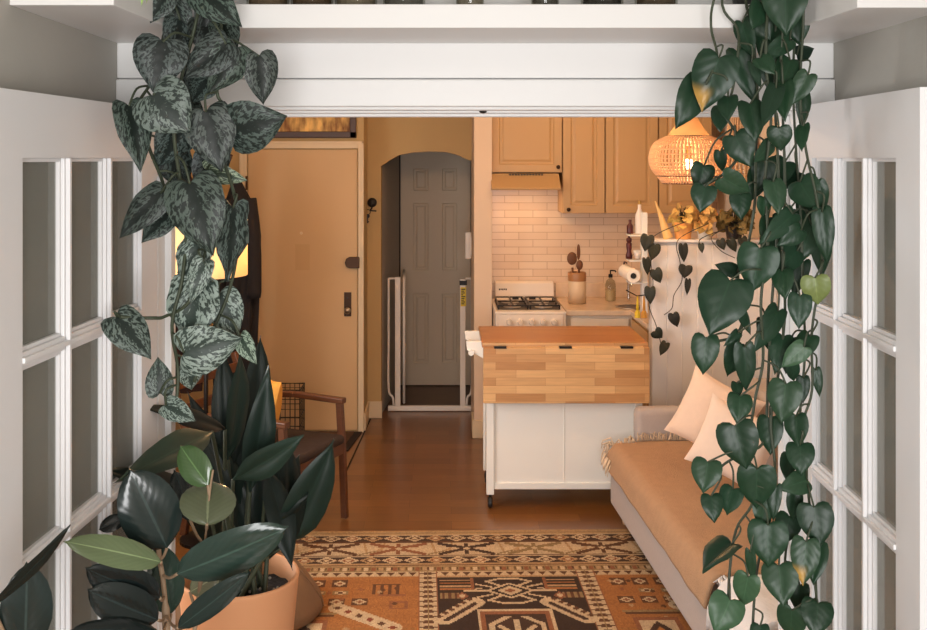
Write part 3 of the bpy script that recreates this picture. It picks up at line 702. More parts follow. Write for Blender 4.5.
MB().box(bx0 + .042, bx1 - .042, 5.738, 5.75, bz0, bz0 + .035).box(bx0 + .042, bx1 - .042, 5.738, 5.75, iz - .30, iz - .03).box(mid - .002, mid + .002, 5.744, 5.75, bz0 + .035, iz - .3).build('front_rail', M['cart_white'], ca, .002)
MB().box(bx0 + .05, bx1 - .05, 5.7485, 5.75, .2, .21)
# towel rack on its left end
for y in (5.80, 6.14): MB().prism([(PX(466, 5.8), PZ(341, 5.8)), (bx0 + .012, PZ(341, 5.8)), (bx0 + .012, PZ(361, 5.8)), (PX(474, 5.8), PZ(353, 5.8)), (PX(467, 5.8), PZ(350, 5.8))], y - .012, y + .012).build('towel_bracket', M['cart_white'], ca, .003)
MB().tube([(PX(471, 5.8), 5.77, PZ(352.0, 5.8)), (PX(471, 5.8), 6.17, PZ(352.0, 5.8))], .016, 12).build('towel_bar', M['cart_white'], ca)

# ------------------------------------------------------------------ rug (woven pattern: one face per knot block)
RW, RD, NU, NV = 2.36, 2.3, 472, 230
C = {k: np.array(lin(*v)[:3]) for k, v in dict(tan=(178, 144, 104), cream=(202, 176, 140), brown=(92, 64, 46), dark=(64, 52, 45), rust=(142, 92, 64), org=(164, 108, 62), navy=(46, 43, 40), olive=(144, 120, 84), red=(130, 66, 48)).items()}
G = np.zeros((NV, NU, 3)); G[:] = C['tan']
U = (np.arange(NU) + .5) / NU * RW; V = (np.arange(NV) + .5) / NV * RD
UU, VV = np.meshgrid(U, V)
def fill(mask, c): G[mask] = C[c]
def rect(u0, u1, v0, v1, c): fill((UU >= u0) & (UU < u1) & (VV >= v0) & (VV < v1), c)
def dia(u, v, a, b, c, c2=None, k=.55):
    fill(abs(UU - u)/a + abs(VV - v)/b < 1, c)
    if c2: fill(abs(UU - u)/a + abs(VV - v)/b < k, c2)
def seg(u0, v0, u1, v1, t, c):
    du, dv = u1 - u0, v1 - v0; L2 = du*du + dv*dv
    s = np.clip(((UU - u0)*du + (VV - v0)*dv)/L2, 0, 1)
    fill((UU - u0 - s*du)**2 + (VV - v0 - s*dv)**2 < t*t, c)
def chain(v0, v1):
    rect(0, RW, v0, v1, 'dark'); vm = (v0 + v1)/2; h = (v1 - v0)/2
    k = 0; u = .04
    while u < RW:
        dia(u, vm, .052, h*.95, 'cream' if k % 3 else 'tan', 'rust' if k % 2 else 'brown', .62); dia(u, vm, .017, h*.35, 'cream')
        u += .105; k += 1
    rect(0, RW, v0, v0 + .008, 'cream'); rect(0, RW, v1 - .008, v1, 'tan')
rect(0, RW, 0, .055, 'tan'); rect(0, RW, .03, .045, 'olive')
chain(.06, .155)
rect(0, RW, .155, .34, 'cream'); rect(0, RW, .155, .165, 'brown'); rect(0, RW, .33, .34, 'brown')
k = 0; u = .13
while u < RW:
    vm = .2475; c = ('olive', 'brown', 'rust', 'dark')[k % 4]
    for s in (-1, 1):
        seg(u - s*.02, vm, u + s*.13, vm - .062, .015, c); seg(u, vm, u + s*.125, vm + .066, .015, c)
        rect(u + (s*.07 - .03), u + (s*.07 + .03), vm - .03 + s*.0, vm - .018, c); rect(u + s*.05 - .035, u + s*.05 + .035, vm + .018, vm + .032, c)
    rect(u - .012, u + .012, vm - .07, vm + .07, c); rect(u - .035, u + .035, vm - .014, vm + .014, c); dia(u, vm, .02, .02, 'cream')
    for s in (-1, 1): seg(u + .215 + s*.05, .18, u + .215 + s*.03, .31, .006, 'tan'); 
    seg(u + .15, .32, u + .235, .27, .007, 'olive'); seg(u + .235, .27, u + .28, .2, .007, 'tan')
    u += .335; k += 1
chain(.345, .44)
rect(0, RW, .44, .475, 'tan'); rect(0, RW, .452, .462, 'brown')
rect(0, RW, .47, .525, 'olive')
u = 0; k = 0
while u < RW:
    rect(u, u + .02, .477, .518, ('tan', 'cream', 'rust')[k % 3]); rect(u + .024, u + .03, .48, .515, 'brown'); u += .034; k += 1
rect(0, RW, .525, .534, 'brown')
rect(0, RW, .534, .58, 'cream')
u = .02
while u < RW:
    fill((abs(UU - u) < (.58 - VV)*.5) & (VV > .54) & (VV < .578), 'brown'); u += .05
F0 = .585
lx = .985                                                   # left side of the dark middle panel in rug coordinates
P0, P1 = lx, lx + .645
rect(0, RW, F0, RD, 'org')
rect(P0, P1, F0, RD, 'navy')
rect(P0, P1, F0, F0 + .014, 'tan')
for (a, b) in ((P0 - .085, P0), (P1, P1 + .085)):
    rect(a, b, F0 - .05, RD, 'cream'); m2 = (a + b)/2
    rect(m2 - .004, m2 + .004, F0 - .05, RD, 'olive')
    v = F0 - .03
    while v < RD:
        for s in (-1, 1): fill((abs(VV - v) < .02*(1 - (UU - m2)*s/.04)) & ((UU - m2)*s > .004) & ((UU - m2)*s < .04), 'brown')
        v += .05
    rect(a, a + .007, F0 - .05, RD, 'rust'); rect(b - .007, b, F0 - .05, RD, 'rust')
rng0 = random.Random(5)
def panel(u0, w, dark):
    uc = u0 + w/2; c1 = 'cream'
    if dark:
        # hooked diamond
        vm = F0 + .165
        dia(uc, vm, .115, .085, 'cream', 'navy', .78); dia(uc, vm, .06, .05, 'cream', 'rust', .45)
        for s in (-1, 1):
            seg(uc + s*.10, vm, uc + s*.20, vm, .008, 'cream'); seg(uc + s*.13, vm - .025, uc + s*.19, vm - .01, .006, 'cream')
            for r in (-1, 1):
                seg(uc + s*.05, vm + r*.06, uc + s*.10, vm + r*.10, .008, 'cream'); seg(uc + s*.10, vm + r*.10, uc + s*.05, vm + r*.125, .008, 'cream')
                seg(uc + s*.08, vm + r*.04, uc + s*.15, vm + r*.07, .007, 'cream')
        rect(uc - .05, uc + .05, vm - .135, vm - .12, 'cream'); rect(uc - .05, uc + .05, vm + .12, vm + .135, 'cream')
        for s in (-1, 1):
            a = uc + s*.24
            for k in range(4): rect(a - .075, a + .065, F0 + .04 + k*.032, F0 + .056 + k*.032, 'org' if k % 2 else 'tan')
            rect(a + s*-.075 - .008, a + s*-.075 + .008, F0 + .03, F0 + .15, 'rust')
            e = uc + s*.27
            rect(e - .045, e + .045, F0 + .19, F0 + .245, 'olive'); dia(e - s*.055, F0 + .217, .03, .04, 'rust', 'cream')
            for k in range(3): rect(e - .035 + k*.028, e - .022 + k*.028, F0 + .19, F0 + .245, 'brown')
            for k in range(5): dia(uc + s*(.2 + .02*(k % 2)), F0 + .60 + k*.09, .03, .035, 'rust', 'tan')
            # slanted cream bar with teeth
            seg(uc + s*.165, F0 + .285, uc + s*.30, F0 + .45, .046, 'cream')
            seg(uc + s*.165, F0 + .30, uc + s*.29, F0 + .455, .012, 'dark')
            for k in range(6):
                t = k/5; dia(uc + s*(.165 + .135*t) + s*.02, F0 + .285 + .165*t - .03, .016, .02, 'brown')
        v0 = F0 + .36
        rect(uc - .16, uc + .16, v0, RD, 'cream'); rect(uc - .145, uc + .145, v0 + .02, RD, 'rust'); rect(uc - .13, uc + .13, v0 + .045, RD, 'dark')
        fill((abs(UU - uc) < .115) & (VV > v0 + .06) & (abs(UU - uc) + abs(VV - v0 - .25) < .235), 'cream')
        fill((abs(UU - uc) < .095) & (abs(UU - uc) + abs(VV - v0 - .25) < .20), 'dark')
        for s in (-1, 1): seg(uc - .07, v0 + .25 - s*.09, uc + .07, v0 + .25 + s*.09, .012, 'cream')
        rect(uc - .012, uc + .012, v0 + .1, v0 + .4, 'cream'); dia(uc, v0 + .25, .04, .04, 'rust', 'cream')
    else:
        for k in range(4):
            for j, vv in enumerate((F0 + .075, F0 + .27)):
                a = u0 + .09 + k*.10
                if j == 0 and k == 3: continue
                rect(a - .036, a + .036, vv - .035, vv + .035, 'brown'); dia(a, vv, .03, .032, 'cream', 'rust')
        for a in (.2, .3): rect(u0 + a - .035, u0 + a + .035, F0 + .15, F0 + .2, 'olive'); dia(u0 + a, F0 + .175, .03, .024, 'cream', 'brown')
        a = u0 + .5
        for k in range(4): rect(a - .06 + k*.035, a - .045 + k*.035, F0 + .09, F0 + .2, 'brown')
        rect(a - .06, a + .065, F0 + .085, F0 + .1, 'brown'); rect(a - .03, a + .09, F0 + .2, F0 + .212, 'rust')
        rect(a + .02, a + .1, F0 + .27, F0 + .35, 'rust'); rect(a + .035, a + .085, F0 + .29, F0 + .33, 'org')
        seg(a - .2, F0 + .33, a + .04, F0 + .52, .042, 'cream')
        for k in range(6):
            t = k/5; dia(a - .2 + .24*t, F0 + .33 + .19*t, .018, .022, 'red' if k % 2 else 'brown')
        for k in range(26):
            a2, v2 = u0 + rng0.uniform(.05, .6), F0 + rng0.uniform(.03, .9)
            dia(a2, v2, .014, .018, ('rust', 'tan', 'brown')[k % 3])
        rect(u0 + .05, u0 + .3, F0 + .37, F0 + .40, 'olive'); rect(u0 + .06, u0 + .29, F0 + .4, F0 + .42, 'brown')
        rect(u0 + .08, u0 + .27, F0 + .45, RD, 'rust'); rect(u0 + .1, u0 + .25, F0 + .48, RD, 'cream'); dia(u0 + .175, F0 + .6, .07, .12, 'dark', 'org')
panel(P0, .645, True)
panel(P0 - .085 - .645, .645, False)
panel(P1 + .085, .645, False)
rect(0, P0 - .085 - .655, F0 - .05, RD, 'cream'); rect(.02, P0 - .085 - .675, F0 - .05, RD, 'brown')
rng = np.random.default_rng(3)
G *= (1 + rng.normal(0, .10, (NV, NU, 1))) * (1 + .10*np.sin(VV*55 + rng.normal(0, .5, (NV, 1)))[..., None]*.5)
G = np.clip((G*.88 + C['rust']*.12) * .82, 0, 1)
rug_me = bpy.data.meshes.new('rug')
gu = np.linspace(0, RW, NU + 1); gv = np.linspace(0, RD, NV + 1)
th = math.radians(1.2); ox, oy = -1.02, 5.345
pu, pv = np.meshgrid(gu, gv)
vx = ox + pu*math.cos(th) + pv*math.sin(th); vy = oy + pu*math.sin(th) - pv*math.cos(th)
vz = np.full_like(vx, .008)
co = np.stack([vx - .1, vy - 4.2, vz], -1).reshape(-1, 3)
ii, jj = np.meshgrid(np.arange(NV), np.arange(NU), indexing='ij')
q0 = (ii*(NU + 1) + jj).reshape(-1)
fc = np.stack([q0, q0 + NU + 1, q0 + NU + 2, q0 + 1], -1)
# a skirt down to the floor
ring = [j for j in range(NU + 1)] + [i*(NU+1) + NU for i in range(1, NV + 1)] + [NV*(NU+1) + j for j in range(NU - 1, -1, -1)] + [i*(NU+1) for i in range(NV - 1, 0, -1)]
low = co[ring].copy(); low[:, 2] = .0005
nb = len(co); co = np.vstack([co, low]); n_ = len(ring)
sk_ = np.array([[ring[k], ring[(k+1) % n_], nb + (k+1) % n_, nb + k] for k in range(n_)])
allf = np.vstack([fc, sk_])
rug_me.from_pydata(co.tolist(), [], allf.tolist())
at = rug_me.color_attributes.new('knot', 'FLOAT_COLOR', 'CORNER')
cc = np.ones((len(allf)*4, 4)); cc[:, :3] = np.vstack([np.repeat(G.reshape(-1, 3), 4, 0), np.tile(C['brown'], (n_*4, 1))])
at.data.foreach_set('color', cc.reshape(-1))
rm, nt, bs = newmat('rug_wool')
a_ = N(nt, 'ShaderNodeAttribute', attribute_name='knot'); nt.links.new(a_.outputs['Color'], bs.inputs['Base Color']); bs.inputs['Roughness'].default_value = .95; bs.inputs['Specular IOR Level'].default_value = .1
rug_me.materials.append(rm); rug_me.update()
ro = bpy.data.objects.new('rug', rug_me); COL.objects.link(ro); ro.location = (.1, 4.2, 0)
tag(ro, 'orange, cream and dark patterned kilim rug on the parquet floor', 'rug')

# ------------------------------------------------------------------ sofa, throw, cushions
sth = math.radians(2.75)
SO = Vector((.893, 5.54, 0))                               # far front corner on the floor
SM = Matrix.Translation(SO) @ Matrix.Rotation(sth, 4, 'Z')  # local: x = depth towards the wall, -y = towards the viewer
sf = thing('sofa', SM @ Vector((.45, -1.0, 0)), 'long grey upholstered sofa along the wall past the cart', 'sofa')
def sbox(x0, x1, y0, y1, z0, z1): return MB().box(x0, x1, y0, y1, z0, z1, SM)
SL = 2.25
sbox(0, .90, -SL, .0, .085, .30).build('base', M['sofa'], sf, .03, seg=4)
sbox(.015, .68, -SL, .0, .295, .405).build('seat', M['sofa'], sf, .045, smooth=True, seg=5)
sbox(.66, .92, -SL, .01, .28, .76).build('backrest', M['sofa'], sf, .06, smooth=True, seg=5)
sbox(.15, .86, .015, .125, .15, .585).build('armrest', M['sofa'], sf, .035, smooth=True, seg=4)
for (x, y) in ((.07, -.06), (.78, .1), (.07, -SL + .12), (.78, -SL + .12)):
    b = SM @ Vector((x, y, 0)); MB().tube([b + Vector((0, 0, .009 if y < -.5 else 0)), b + Vector((0, 0, .11))], [.014, .020], 12).build('leg', M['lightwood'], sf, smooth=True)
bc_ = sbox(.63, .72, -1.9, -.35, .41, .78); bc_.build('back_cushion', M['sofa'], sf, .06, smooth=True, seg=5)
# tan throw over the seat, hanging over the front edge
def drape(x, y):
    """height of the cloth at arc coordinate x (0 = back of seat ... ) returns local point"""
    return None
TS = []
prof = []                                                  # (local x, z) across the sofa, from the back to the front hem
for k in range(12): prof.append((.49 - .45*k/11, .420))
for a in (20, 45, 70): prof.append((.035 - .045*math.sin(math.radians(a)) , .418 - .045*(1 - math.cos(math.radians(a)))))
for k in range(1, 8): prof.append((-.014 - .002*k, .376 - .072*k/7))
ys = [.010 - 1.80*k/60 for k in range(61)]
pts = []
for j, y in enumerate(ys):
    row = []
    for i, (x, z) in enumerate(prof):
        nz_ = noise.noise(Vector((x*7, y*4, z*6)))
        far = max(0, (y + .10)/.11)                       # rolls over the far edge
        zz = z - (.012 if i < 9 else .035)*far**3 if i < 15 else z
        xx_ = x + (.035*far**3 if i > 11 else 0)
        hem = 1 + .12*noise.noise(Vector((y*6, 3, 0))) if i > 14 else 1
        if i > 14: zz = .376 - (.376 - zz)*hem
        row.append(SM @ Vector((xx_ - (.006*nz_ if i > 14 else 0), y, zz + (.006*nz_ if i <= 14 else 0))))
    pts.append(row)
tb_ = thing('throw_blanket', SM @ Vector((.3, -1.0, .42)), 'tan fringed throw blanket spread over the grey sofa seat', 'blanket')
o = MB().grid(pts).build('cloth', M['throw'], tb_, smooth=True)
sd = o.modifiers.new('Solid', 'SOLIDIFY'); sd.thickness = .014; sd.offset = 0
fr = MB()
for k in range(70):
    t = k/69; x = .49 - .48*t
    b = SM @ Vector((x, .010, .412 if t < .8 else .395)); jx, jz = random.uniform(-.012, .012), random.uniform(-.01, .028)
    if t < .72:
        fr.tube([b + Vector((0, -.004, .008)), b + Vector((jx*.5, -.002, .02 + jz*.4)), b + Vector((jx, -.004, .035 + jz*.6)), b + Vector((jx*2, -.012, .03 + jz))], [.004, .0035, .003, .0015], 5); continue
    fr.tube([b, b + Vector((jx, .022, .012 + jz)), b + Vector((jx*2 - (.03 if t > .9 else 0), .04, jz - .008)), b + Vector((jx*2.5 - (.03 if t > .9 else 0), .045, -.03 + jz))], [.004, .0035, .003, .0015], 5)
for k in range(26):
    y = .035 - .2*k/25; b = SM @ Vector((-.03 if k > 3 else -.0, y, .315 + random.uniform(-.01, .02) + .05*max(0, (y + .1)/.135)**2))
    fr.tube([b + Vector((0, 0, .03)), b + Vector((-.012, 0, 0)), b + Vector((-.018, random.uniform(-.01, .01), -.03))], [.004, .003, .0015], 5)
fr.build('fringe', M['fringe'], tb_, smooth=True)
def pillow(name, label, c, w, h, t, rx, ry, rz, m, group=None):
    R = Matrix.Translation(Vector(c)) @ Matrix.Rotation(rz, 4, 'Z') @ Matrix.Rotation(ry, 4, 'Y') @ Matrix.Rotation(rx, 4, 'X')
    n = 18; mb = MB()
    for s in (1, -1):
        pts = []
        for i in range(n + 1):
            r = []
            for j in range(n + 1):
                a, b = -1 + 2*i/n, -1 + 2*j/n
                pin = 1 - .10*(1 - abs(a)**2)*abs(b)**4 ; pin2 = 1 - .10*(1 - abs(b)**2)*abs(a)**4
                th_ = ((1 - a**2)*(1 - b**2))**.42
                wr = .06*noise.noise(Vector((a*2.2 + c[0]*9, b*2.2, s)))*th_
                r.append(R @ Vector((a*w/2*pin2, s*t/2*(th_ + wr), b*h/2*pin)))
            pts.append(r if s > 0 else r[::-1])
        mb.grid(pts)
    o = mb.build(name, m, None, smooth=True)
    return tag(o, label, 'cushion', group)
c1 = P(714, 416.5, 5.08); c2 = P(734, 443.5, 4.70)
pillow('cushion', 'pale peach square cushion leaning at the back of the sofa, behind the other', c1, .39, .36, .16, math.radians(-18), math.radians(20), math.radians(-40), M['pillow'], None)
pillow('cushion', 'pale pink square cushion with one raised corner, propped before the peach one', c2, .36, .33, .15, math.radians(-20), math.radians(17), math.radians(-38), M['pillow2'], None)
# white shaggy blanket at the near end
pts = []
for j in range(41):
    y = -1.90 - .40*j/40; row = []
    for i in range(31):
        s_ = i/30; x = .49 - .51*s_ if s_ < .94 else -.02 - .006*(i - 28)
        z = .452 if s_ < .9 else .452 - .05*((s_ - .9)/.1)**1.5
        if s_ >= .94: z = .43 - .13*((s_ - .94)/.06)
        e = min(1, j/4); z = z - .025*(1 - e)**2
        row.append(SM @ Vector((x, y, z + .014*noise.noise(Vector((x*11, y*9, 0))))))
    pts.append(row)
wb = thing('white_blanket', SM @ Vector((.3, -2.1, .43)), 'shaggy white blanket folded over the near end of the sofa', 'blanket')
o = MB().grid(pts).build('cloth', M['blanket'], wb, smooth=True)
sd = o.modifiers.new('Solid', 'SOLIDIFY'); sd.thickness = .03; sd.offset = -1
fr = MB()
for k in range(150):
    x = random.uniform(-.015, .49); b = SM @ Vector((x, -1.90 - random.uniform(0, .03), .432 + random.uniform(-.01, .014) - (.10*random.random() if x < -.01 else 0)))
    fr.tube([b, b + Vector((random.uniform(-.01, .01), .03, .012)), b + Vector((random.uniform(-.02, .02), .055, -.012))], [.005, .004, .0015], 5)
fr.build('fringe', M['blanket'], wb, smooth=True)

# ------------------------------------------------------------------ armchair
ath = math.radians(-24)
AM = Matrix.Translation(Vector((-.53, 5.56, 0))) @ Matrix.Rotation(ath, 4, 'Z')   # local origin: far front leg; -x = to the back, -y = to the near side
ac = thing('armchair', AM @ Vector((-.27, -.28, 0)), 'walnut wood armchair with dark seat, behind the cast-iron plant', 'chair')
W_, D_ = .56, .56
def abar(pts, w, h):
    m_ = MB()
    for a, b in zip(pts[:-1], pts[1:]):
        a, b = Vector(a), Vector(b)
        d = (b - a).normalized(); u = Vector((0, 1, 0)); v = d.cross(u).normalized()
        q = [AM @ (p + u*su*w/2 + v*sv*h/2) for p in (a, b) for su in (-1, 1) for sv in (-1, 1)]
        m_.add(q, [(0,1,3,2),(4,6,7,5),(0,4,5,1),(2,3,7,6),(0,2,6,4),(1,5,7,3)])
    return m_
for y in (0, -W_):
    abar([(.012, y, .009), (-.005, y, .41)], .032, .034).build('leg', M['chairwood'], ac, .004)
    abar([(-D_ - .05, y, .009), (-D_ + .02, y, .40)], .032, .036).build('leg', M['chairwood'], ac, .004)
    abar([(-.005, y, .40), (-.02, y, .628)], .034, .036).build('arm_post', M['chairwood'], ac, .005)
    abar([(.01, y, .632), (-.30, y, .640), (-D_ + .0, y, .62)], .045, .03).build('armrest', M['chairwood'], ac, .006)
    abar([(0, y, .385), (-D_, y, .365)], .024, .05).build('side_rail', M['chairwood'], ac, .003)
    abar([(-D_ + .02, y, .38), (-D_ - .14, y, .84)], .03, .034).build('back_post', M['chairwood'], ac, .004)
ap = MB().box(-.015, .012, -W_, 0, .355, .41, AM); ap.build('front_rail', M['chairwood'], ac, .003)
st_ = MB().box(-D_ + .01, .018, -W_ + .0, -.0, .405, .455, AM); st_.build('seat', M['seat'], ac, .022, smooth=True, seg=4)
for z in (.5, .62, .74):
    o_ = -.02 - (z - .38)*.348
    abar([(-D_ + .02 + o_ + .02, 0, z), (-D_ + .02 + o_ + .02, -W_, z)], .02, .05)
    m_ = MB().box(-D_ + .03 + o_, -D_ + .05 + o_, -W_, 0, z, z + .05, AM); m_.build('back_slat', M['chairwood'], ac, .003)
pc = P(262, 419, 5.42)
po = pillow('cushion', 'mustard yellow cushion leaning on the back of the walnut armchair', (pc.x + .01, 5.40, .63), .36, .34, .13, math.radians(-12), math.radians(0), math.radians(-62), M['pillow_y'])
# wire basket beyond the chair
wbx = thing('wire_basket', (-1.05, 7.1, 0), 'black wire basket standing by the entry door behind the armchair', 'basket')
w0, w1, y0_, y1_, z1_ = PX(278, 7.1), PX(302.5, 7.1), 6.98, 7.2, PZ(386.5, 7.1)
wm = MB()
for k in range(6):
    x = w0 + (w1 - w0)*k/5
    for y in (y0_, y1_): wm.tube([(x, y, .017), (x, y, z1_)], .003, 5)
for k in range(5):
    y = y0_ + (y1_ - y0_)*k/4
    for x in (w0, w1): wm.tube([(x, y, .017), (x, y, z1_)], .003, 5)
for z in (.017, .07, .13, .19, z1_ - .09, z1_ - .06, z1_ - .03): wm.tube([(w0, y0_, z), (w1, y0_, z), (w1, y1_, z), (w0, y1_, z), (w0, y0_, z)], .003, 5)
wm.build('wire_mesh', M['wire'], wbx)
MB().tube([(w0, y0_, z1_), (w1, y0_, z1_), (w1, y1_, z1_), (w0, y1_, z1_), (w0, y0_, z1_)], .006, 6).build('rim', M['wire'], wbx)
# coat stand and coats
cs = thing('coat_stand', (-1.42, 6.6, 0), 'dark wooden coat stand between the floor lamp and entry door', 'coat stand')
MB().tube([(-1.42, 6.6, 0.02), (-1.42, 6.6, 1.97)], .02, 12).build('pole', M['frame_dark'], cs, smooth=True)
for k in range(4):
    t = PI/4 + k*PI/2; d = Vector((math.cos(t), math.sin(t), 0))
    MB().tube(crom([Vector((-1.42, 6.6, .12)), Vector((-1.42, 6.6, .1)) + d*.1, Vector((-1.42, 6.6, .012)) + d*.22]), .014, 8).build('foot', M['frame_dark'], cs, smooth=True)
    MB().tube(crom([Vector((-1.42, 6.6, 1.86)), Vector((-1.42, 6.6, 1.88)) + d*.06, Vector((-1.42, 6.6, 1.95)) + d*.1]), .01, 8).build('hook', M['frame_dark'], cs, smooth=True)
def coat(label, cx, cy, ztop, zbot, w0, w1, dpt, m, seed):
    t = thing('coat', (cx, cy, zbot), label, 'coat')
    pts = []
    for i in range(26):
        u = i/25; z = ztop + (zbot - ztop)*u
        ww = (w0 + (w1 - w0)*u) * min(1, (.25 + u*6)); dd = dpt*min(1, .4 + u*4)
        row = []
        for k in range(41):
            a = 2*PI*k/40; rr = 1 + .16*math.sin(a*7 + seed)*min(1, u*2) + .1*noise.noise(Vector((math.cos(a)*2, math.sin(a)*2, z*3 + seed)))
            row.append(Vector((cx + ww*math.cos(a)*rr + .02*math.sin(z*5 + seed), cy + dd*math.sin(a)*rr, z)))
        pts.append(row)
    MB().grid(pts).build('coat_body', m, t, smooth=True)
    for s in (-1, 1):
        MB().tube(crom([(cx + s*w0*.8, cy - dpt*.5, ztop - .12), (cx + s*w0*1.2, cy - dpt*.8, ztop - .4), (cx + s*w0*1.25, cy - dpt*.9, ztop - .72)]), [.05]*6 + [.045]*6 + [.04], 10).build('sleeve', m, t, smooth=True)
coat('black coat hanging on the coat stand beside the entry door', -1.255, 6.40, 1.80, .45, .09, .135, .085, M['coat'], 1.0)
coat('dark maroon coat hanging on the coat stand behind the lamp shade', -1.60, 6.40, 1.92, .5, .09, .13, .085, M['coat2'], 3.0)
# floor lamp
ly = 5.25; lx_ = PX(206, ly)
fl = thing('floor_lamp', (lx_, ly, 0), 'floor lamp with glowing amber drum shade behind the mottled vine', 'floor lamp')
MB().lathe([(0, 0), (.13, 0), (.13, .015), (.02, .03), (0, .03)], (lx_, ly, 0), 28).build('base', M['blackmetal'], fl)
MB().tube([(lx_, ly, .02), (lx_, ly, PZ(262, ly))], .012, 10).build('pole', M['blackmetal'], fl, smooth=True)
rl_ = 41*ly/F
MB().lathe([(rl_, PZ(275, ly)), (rl_*1.0, PZ(212, ly)), (rl_ - .004, PZ(212, ly)), (rl_ - .004, PZ(275, ly))], (lx_, ly, 0), 40).build('lamp_shade', M['lamp_shade'], fl, smooth=True)
MB().ball((lx_, ly, PZ(248, ly)), .03).build('bulb', M['bulb'], fl, smooth=True)

# ------------------------------------------------------------------ rattan pendants
def pendant(px, py_list, Y, label, dark=False, nv=60, cone=False):
    x = PX(px, Y)
    k = Y/F
    prof = [(r*k, PZ(y, Y)) for r, y in py_list]
    t = thing('pendant_lamp', (x, Y, prof[-1][1]), label, 'pendant lamp')
    sm = crom([Vector((r, 0, z)) for r, z in prof[2:]], 5)
    ribs = MB()
    for j in range(nv):
        a = 2*PI*j/nv
        ribs.tube([(x + p.x*math.cos(a), Y + p.x*math.sin(a), p.z) for p in sm], .0056, 5, cap=False)
    tot = int(len(sm)*1.0)
    zs_ = np.linspace(0, len(sm) - 1.001, 15)
    for q in zs_:
        i = int(q); f = q - i; r = sm[i].x*(1-f) + sm[i+1].x*f + .003; z = sm[i].z*(1-f) + sm[i+1].z*f
        ribs.tube([(x + r*math.cos(a), Y + r*math.sin(a), z) for a in [2*PI*m/40 for m in range(41)]], .0032, 4, cap=False)
    ribs.build('woven_shade', M['rattan'], t)
    cap_ = crom([Vector((r, 0, z)) for r, z in prof[:3]], 5)
    MB().lathe([(p.x, p.z) for p in cap_], (x, Y, 0), 40).build('shade_collar', M['rattan_top'], t, smooth=True)
    for r, z in (prof[2], prof[-2], prof[-1]):
        MB().tube([(x + r*math.cos(a), Y + r*math.sin(a), z) for a in [2*PI*m/48 for m in range(49)]], .006, 6, cap=False).build('rim_band', M['utensil'] if not cone else M['rattan_top'], t, smooth=True)
    MB().tube([(x, Y, prof[0][1] - .02), (x, Y, CE)], .004, 6).build('cord', M['utensil'], t)
    return t, x
pd, pxx = pendant(688.5, [(5, 100), (9.5, 119), (21, 136.5), (33.5, 143.5), (38.5, 157), (36.5, 168), (31, 175.5), (25, 183)], 5.8, 'onion-shaped woven rattan pendant lamp glowing above the half wall')
bpz = PZ(163.5, 5.8)
MB().ball((pxx, 5.8, bpz), .024, None, .03).build('bulb', M['bulb'], pd, smooth=True)
MB().tube([(pxx, 5.8, bpz + .03), (pxx, 5.8, bpz + .10)], .016, 10).build('socket', M['brass'], pd)
pd2, px2 = pendant(741, [(5, 96), (8, 100), (9, 104), (13, 130), (18, 158), (21, 176), (21.5, 181)], 6.6, 'cone-shaped woven pendant half hidden behind the heartleaf vine', nv=30, cone=True)

# ------------------------------------------------------------------ leaves
HEART = [(0, 0, 0), (0, .12, -.10), (.01, .28, -.135), (.05, .42, -.10), (.12, .50, .02), (.22, .53, .16), (.34, .525, .32), (.47, .48, .47), (.60, .39, .62), (.73, .28, .755), (.85, .165, .87), (.94, .07, .96), (1, 0, 1.04)]
ELL = [(0, 0.01, 0), (.03, .15, .03), (.10, .30, .10), (.22, .43, .22), (.36, .495, .36), (.5, .505, .5), (.64, .475, .64), (.78, .39, .78), (.88, .275, .88), (.95, .15, .945), (.985, .05, .975), (1, 0, 1.02)]
LANCE = [(0, 0.02, 0), (.06, .12, .06), (.15, .30, .15), (.28, .45, .28), (.42, .5, .42), (.56, .47, .56), (.7, .37, .7), (.82, .24, .82), (.91, .12, .91), (.97, .04, .97), (1, 0, 1.02)]
class Leaves(MB):
    def __init__(s): super().__init__(); s.uv, s.col = [], []
    def leaf(s, B, T, width, shape, col, roll=0., fold=.25, curl=.15, wave=.0, V=None, rnd=None):
        B, T = Vector(B), Vector(T); A = T - B; Ln = A.length; A.normalize()
        V = V if V else (Vector((0, 0, EYE)) - B).normalized()
        Nn = V - A*V.dot(A)
        if Nn.length < 1e-4: Nn = A.orthogonal()
        Nn.normalize(); Nn = Matrix.Rotation(roll, 3, A) @ Nn
        Sd = A.cross(Nn)
        rnd = random.random() if rnd is None else rnd
        nc = 4; b0 = len(s.v); rows = len(shape)
        ph = random.random()*6
        for (m, ex, ey) in shape:
            for k in range(-nc, nc + 1):
                t = abs(k)/nc; sg_ = 1 if k >= 0 else -1
                x = ex*t*width*sg_; y = (m + (ey - m)*t)
                ax = abs(x)
                z = fold*ax - .5*fold*ax*t - curl*Ln*(y - .35)**2 + curl*Ln*.35**2*(1 - y)
                z += wave*Ln*.05*math.sin(y*11 + ph + sg_)*t
                z -= .12*width*t**3*.5
                s.v.append(B + A*(y*Ln) + Sd*x + Nn*z)
                s.uv.append((t*sg_ if ex > .001 else 0, y)); s.col.append((col[0], col[1], col[2], rnd))
        w_ = 2*nc + 1
        for i in range(rows - 1):
            for k in range(w_ - 1):
                s.f.append((b0 + i*w_ + k, b0 + i*w_ + k + 1, b0 + (i+1)*w_ + k + 1, b0 + (i+1)*w_ + k))
        return s
def jit(c, a=.18):
    k = 1 + random.uniform(-a, a); return tuple(max(0, x*k*(1 + random.uniform(-.05, .05))) for x in c[:3])

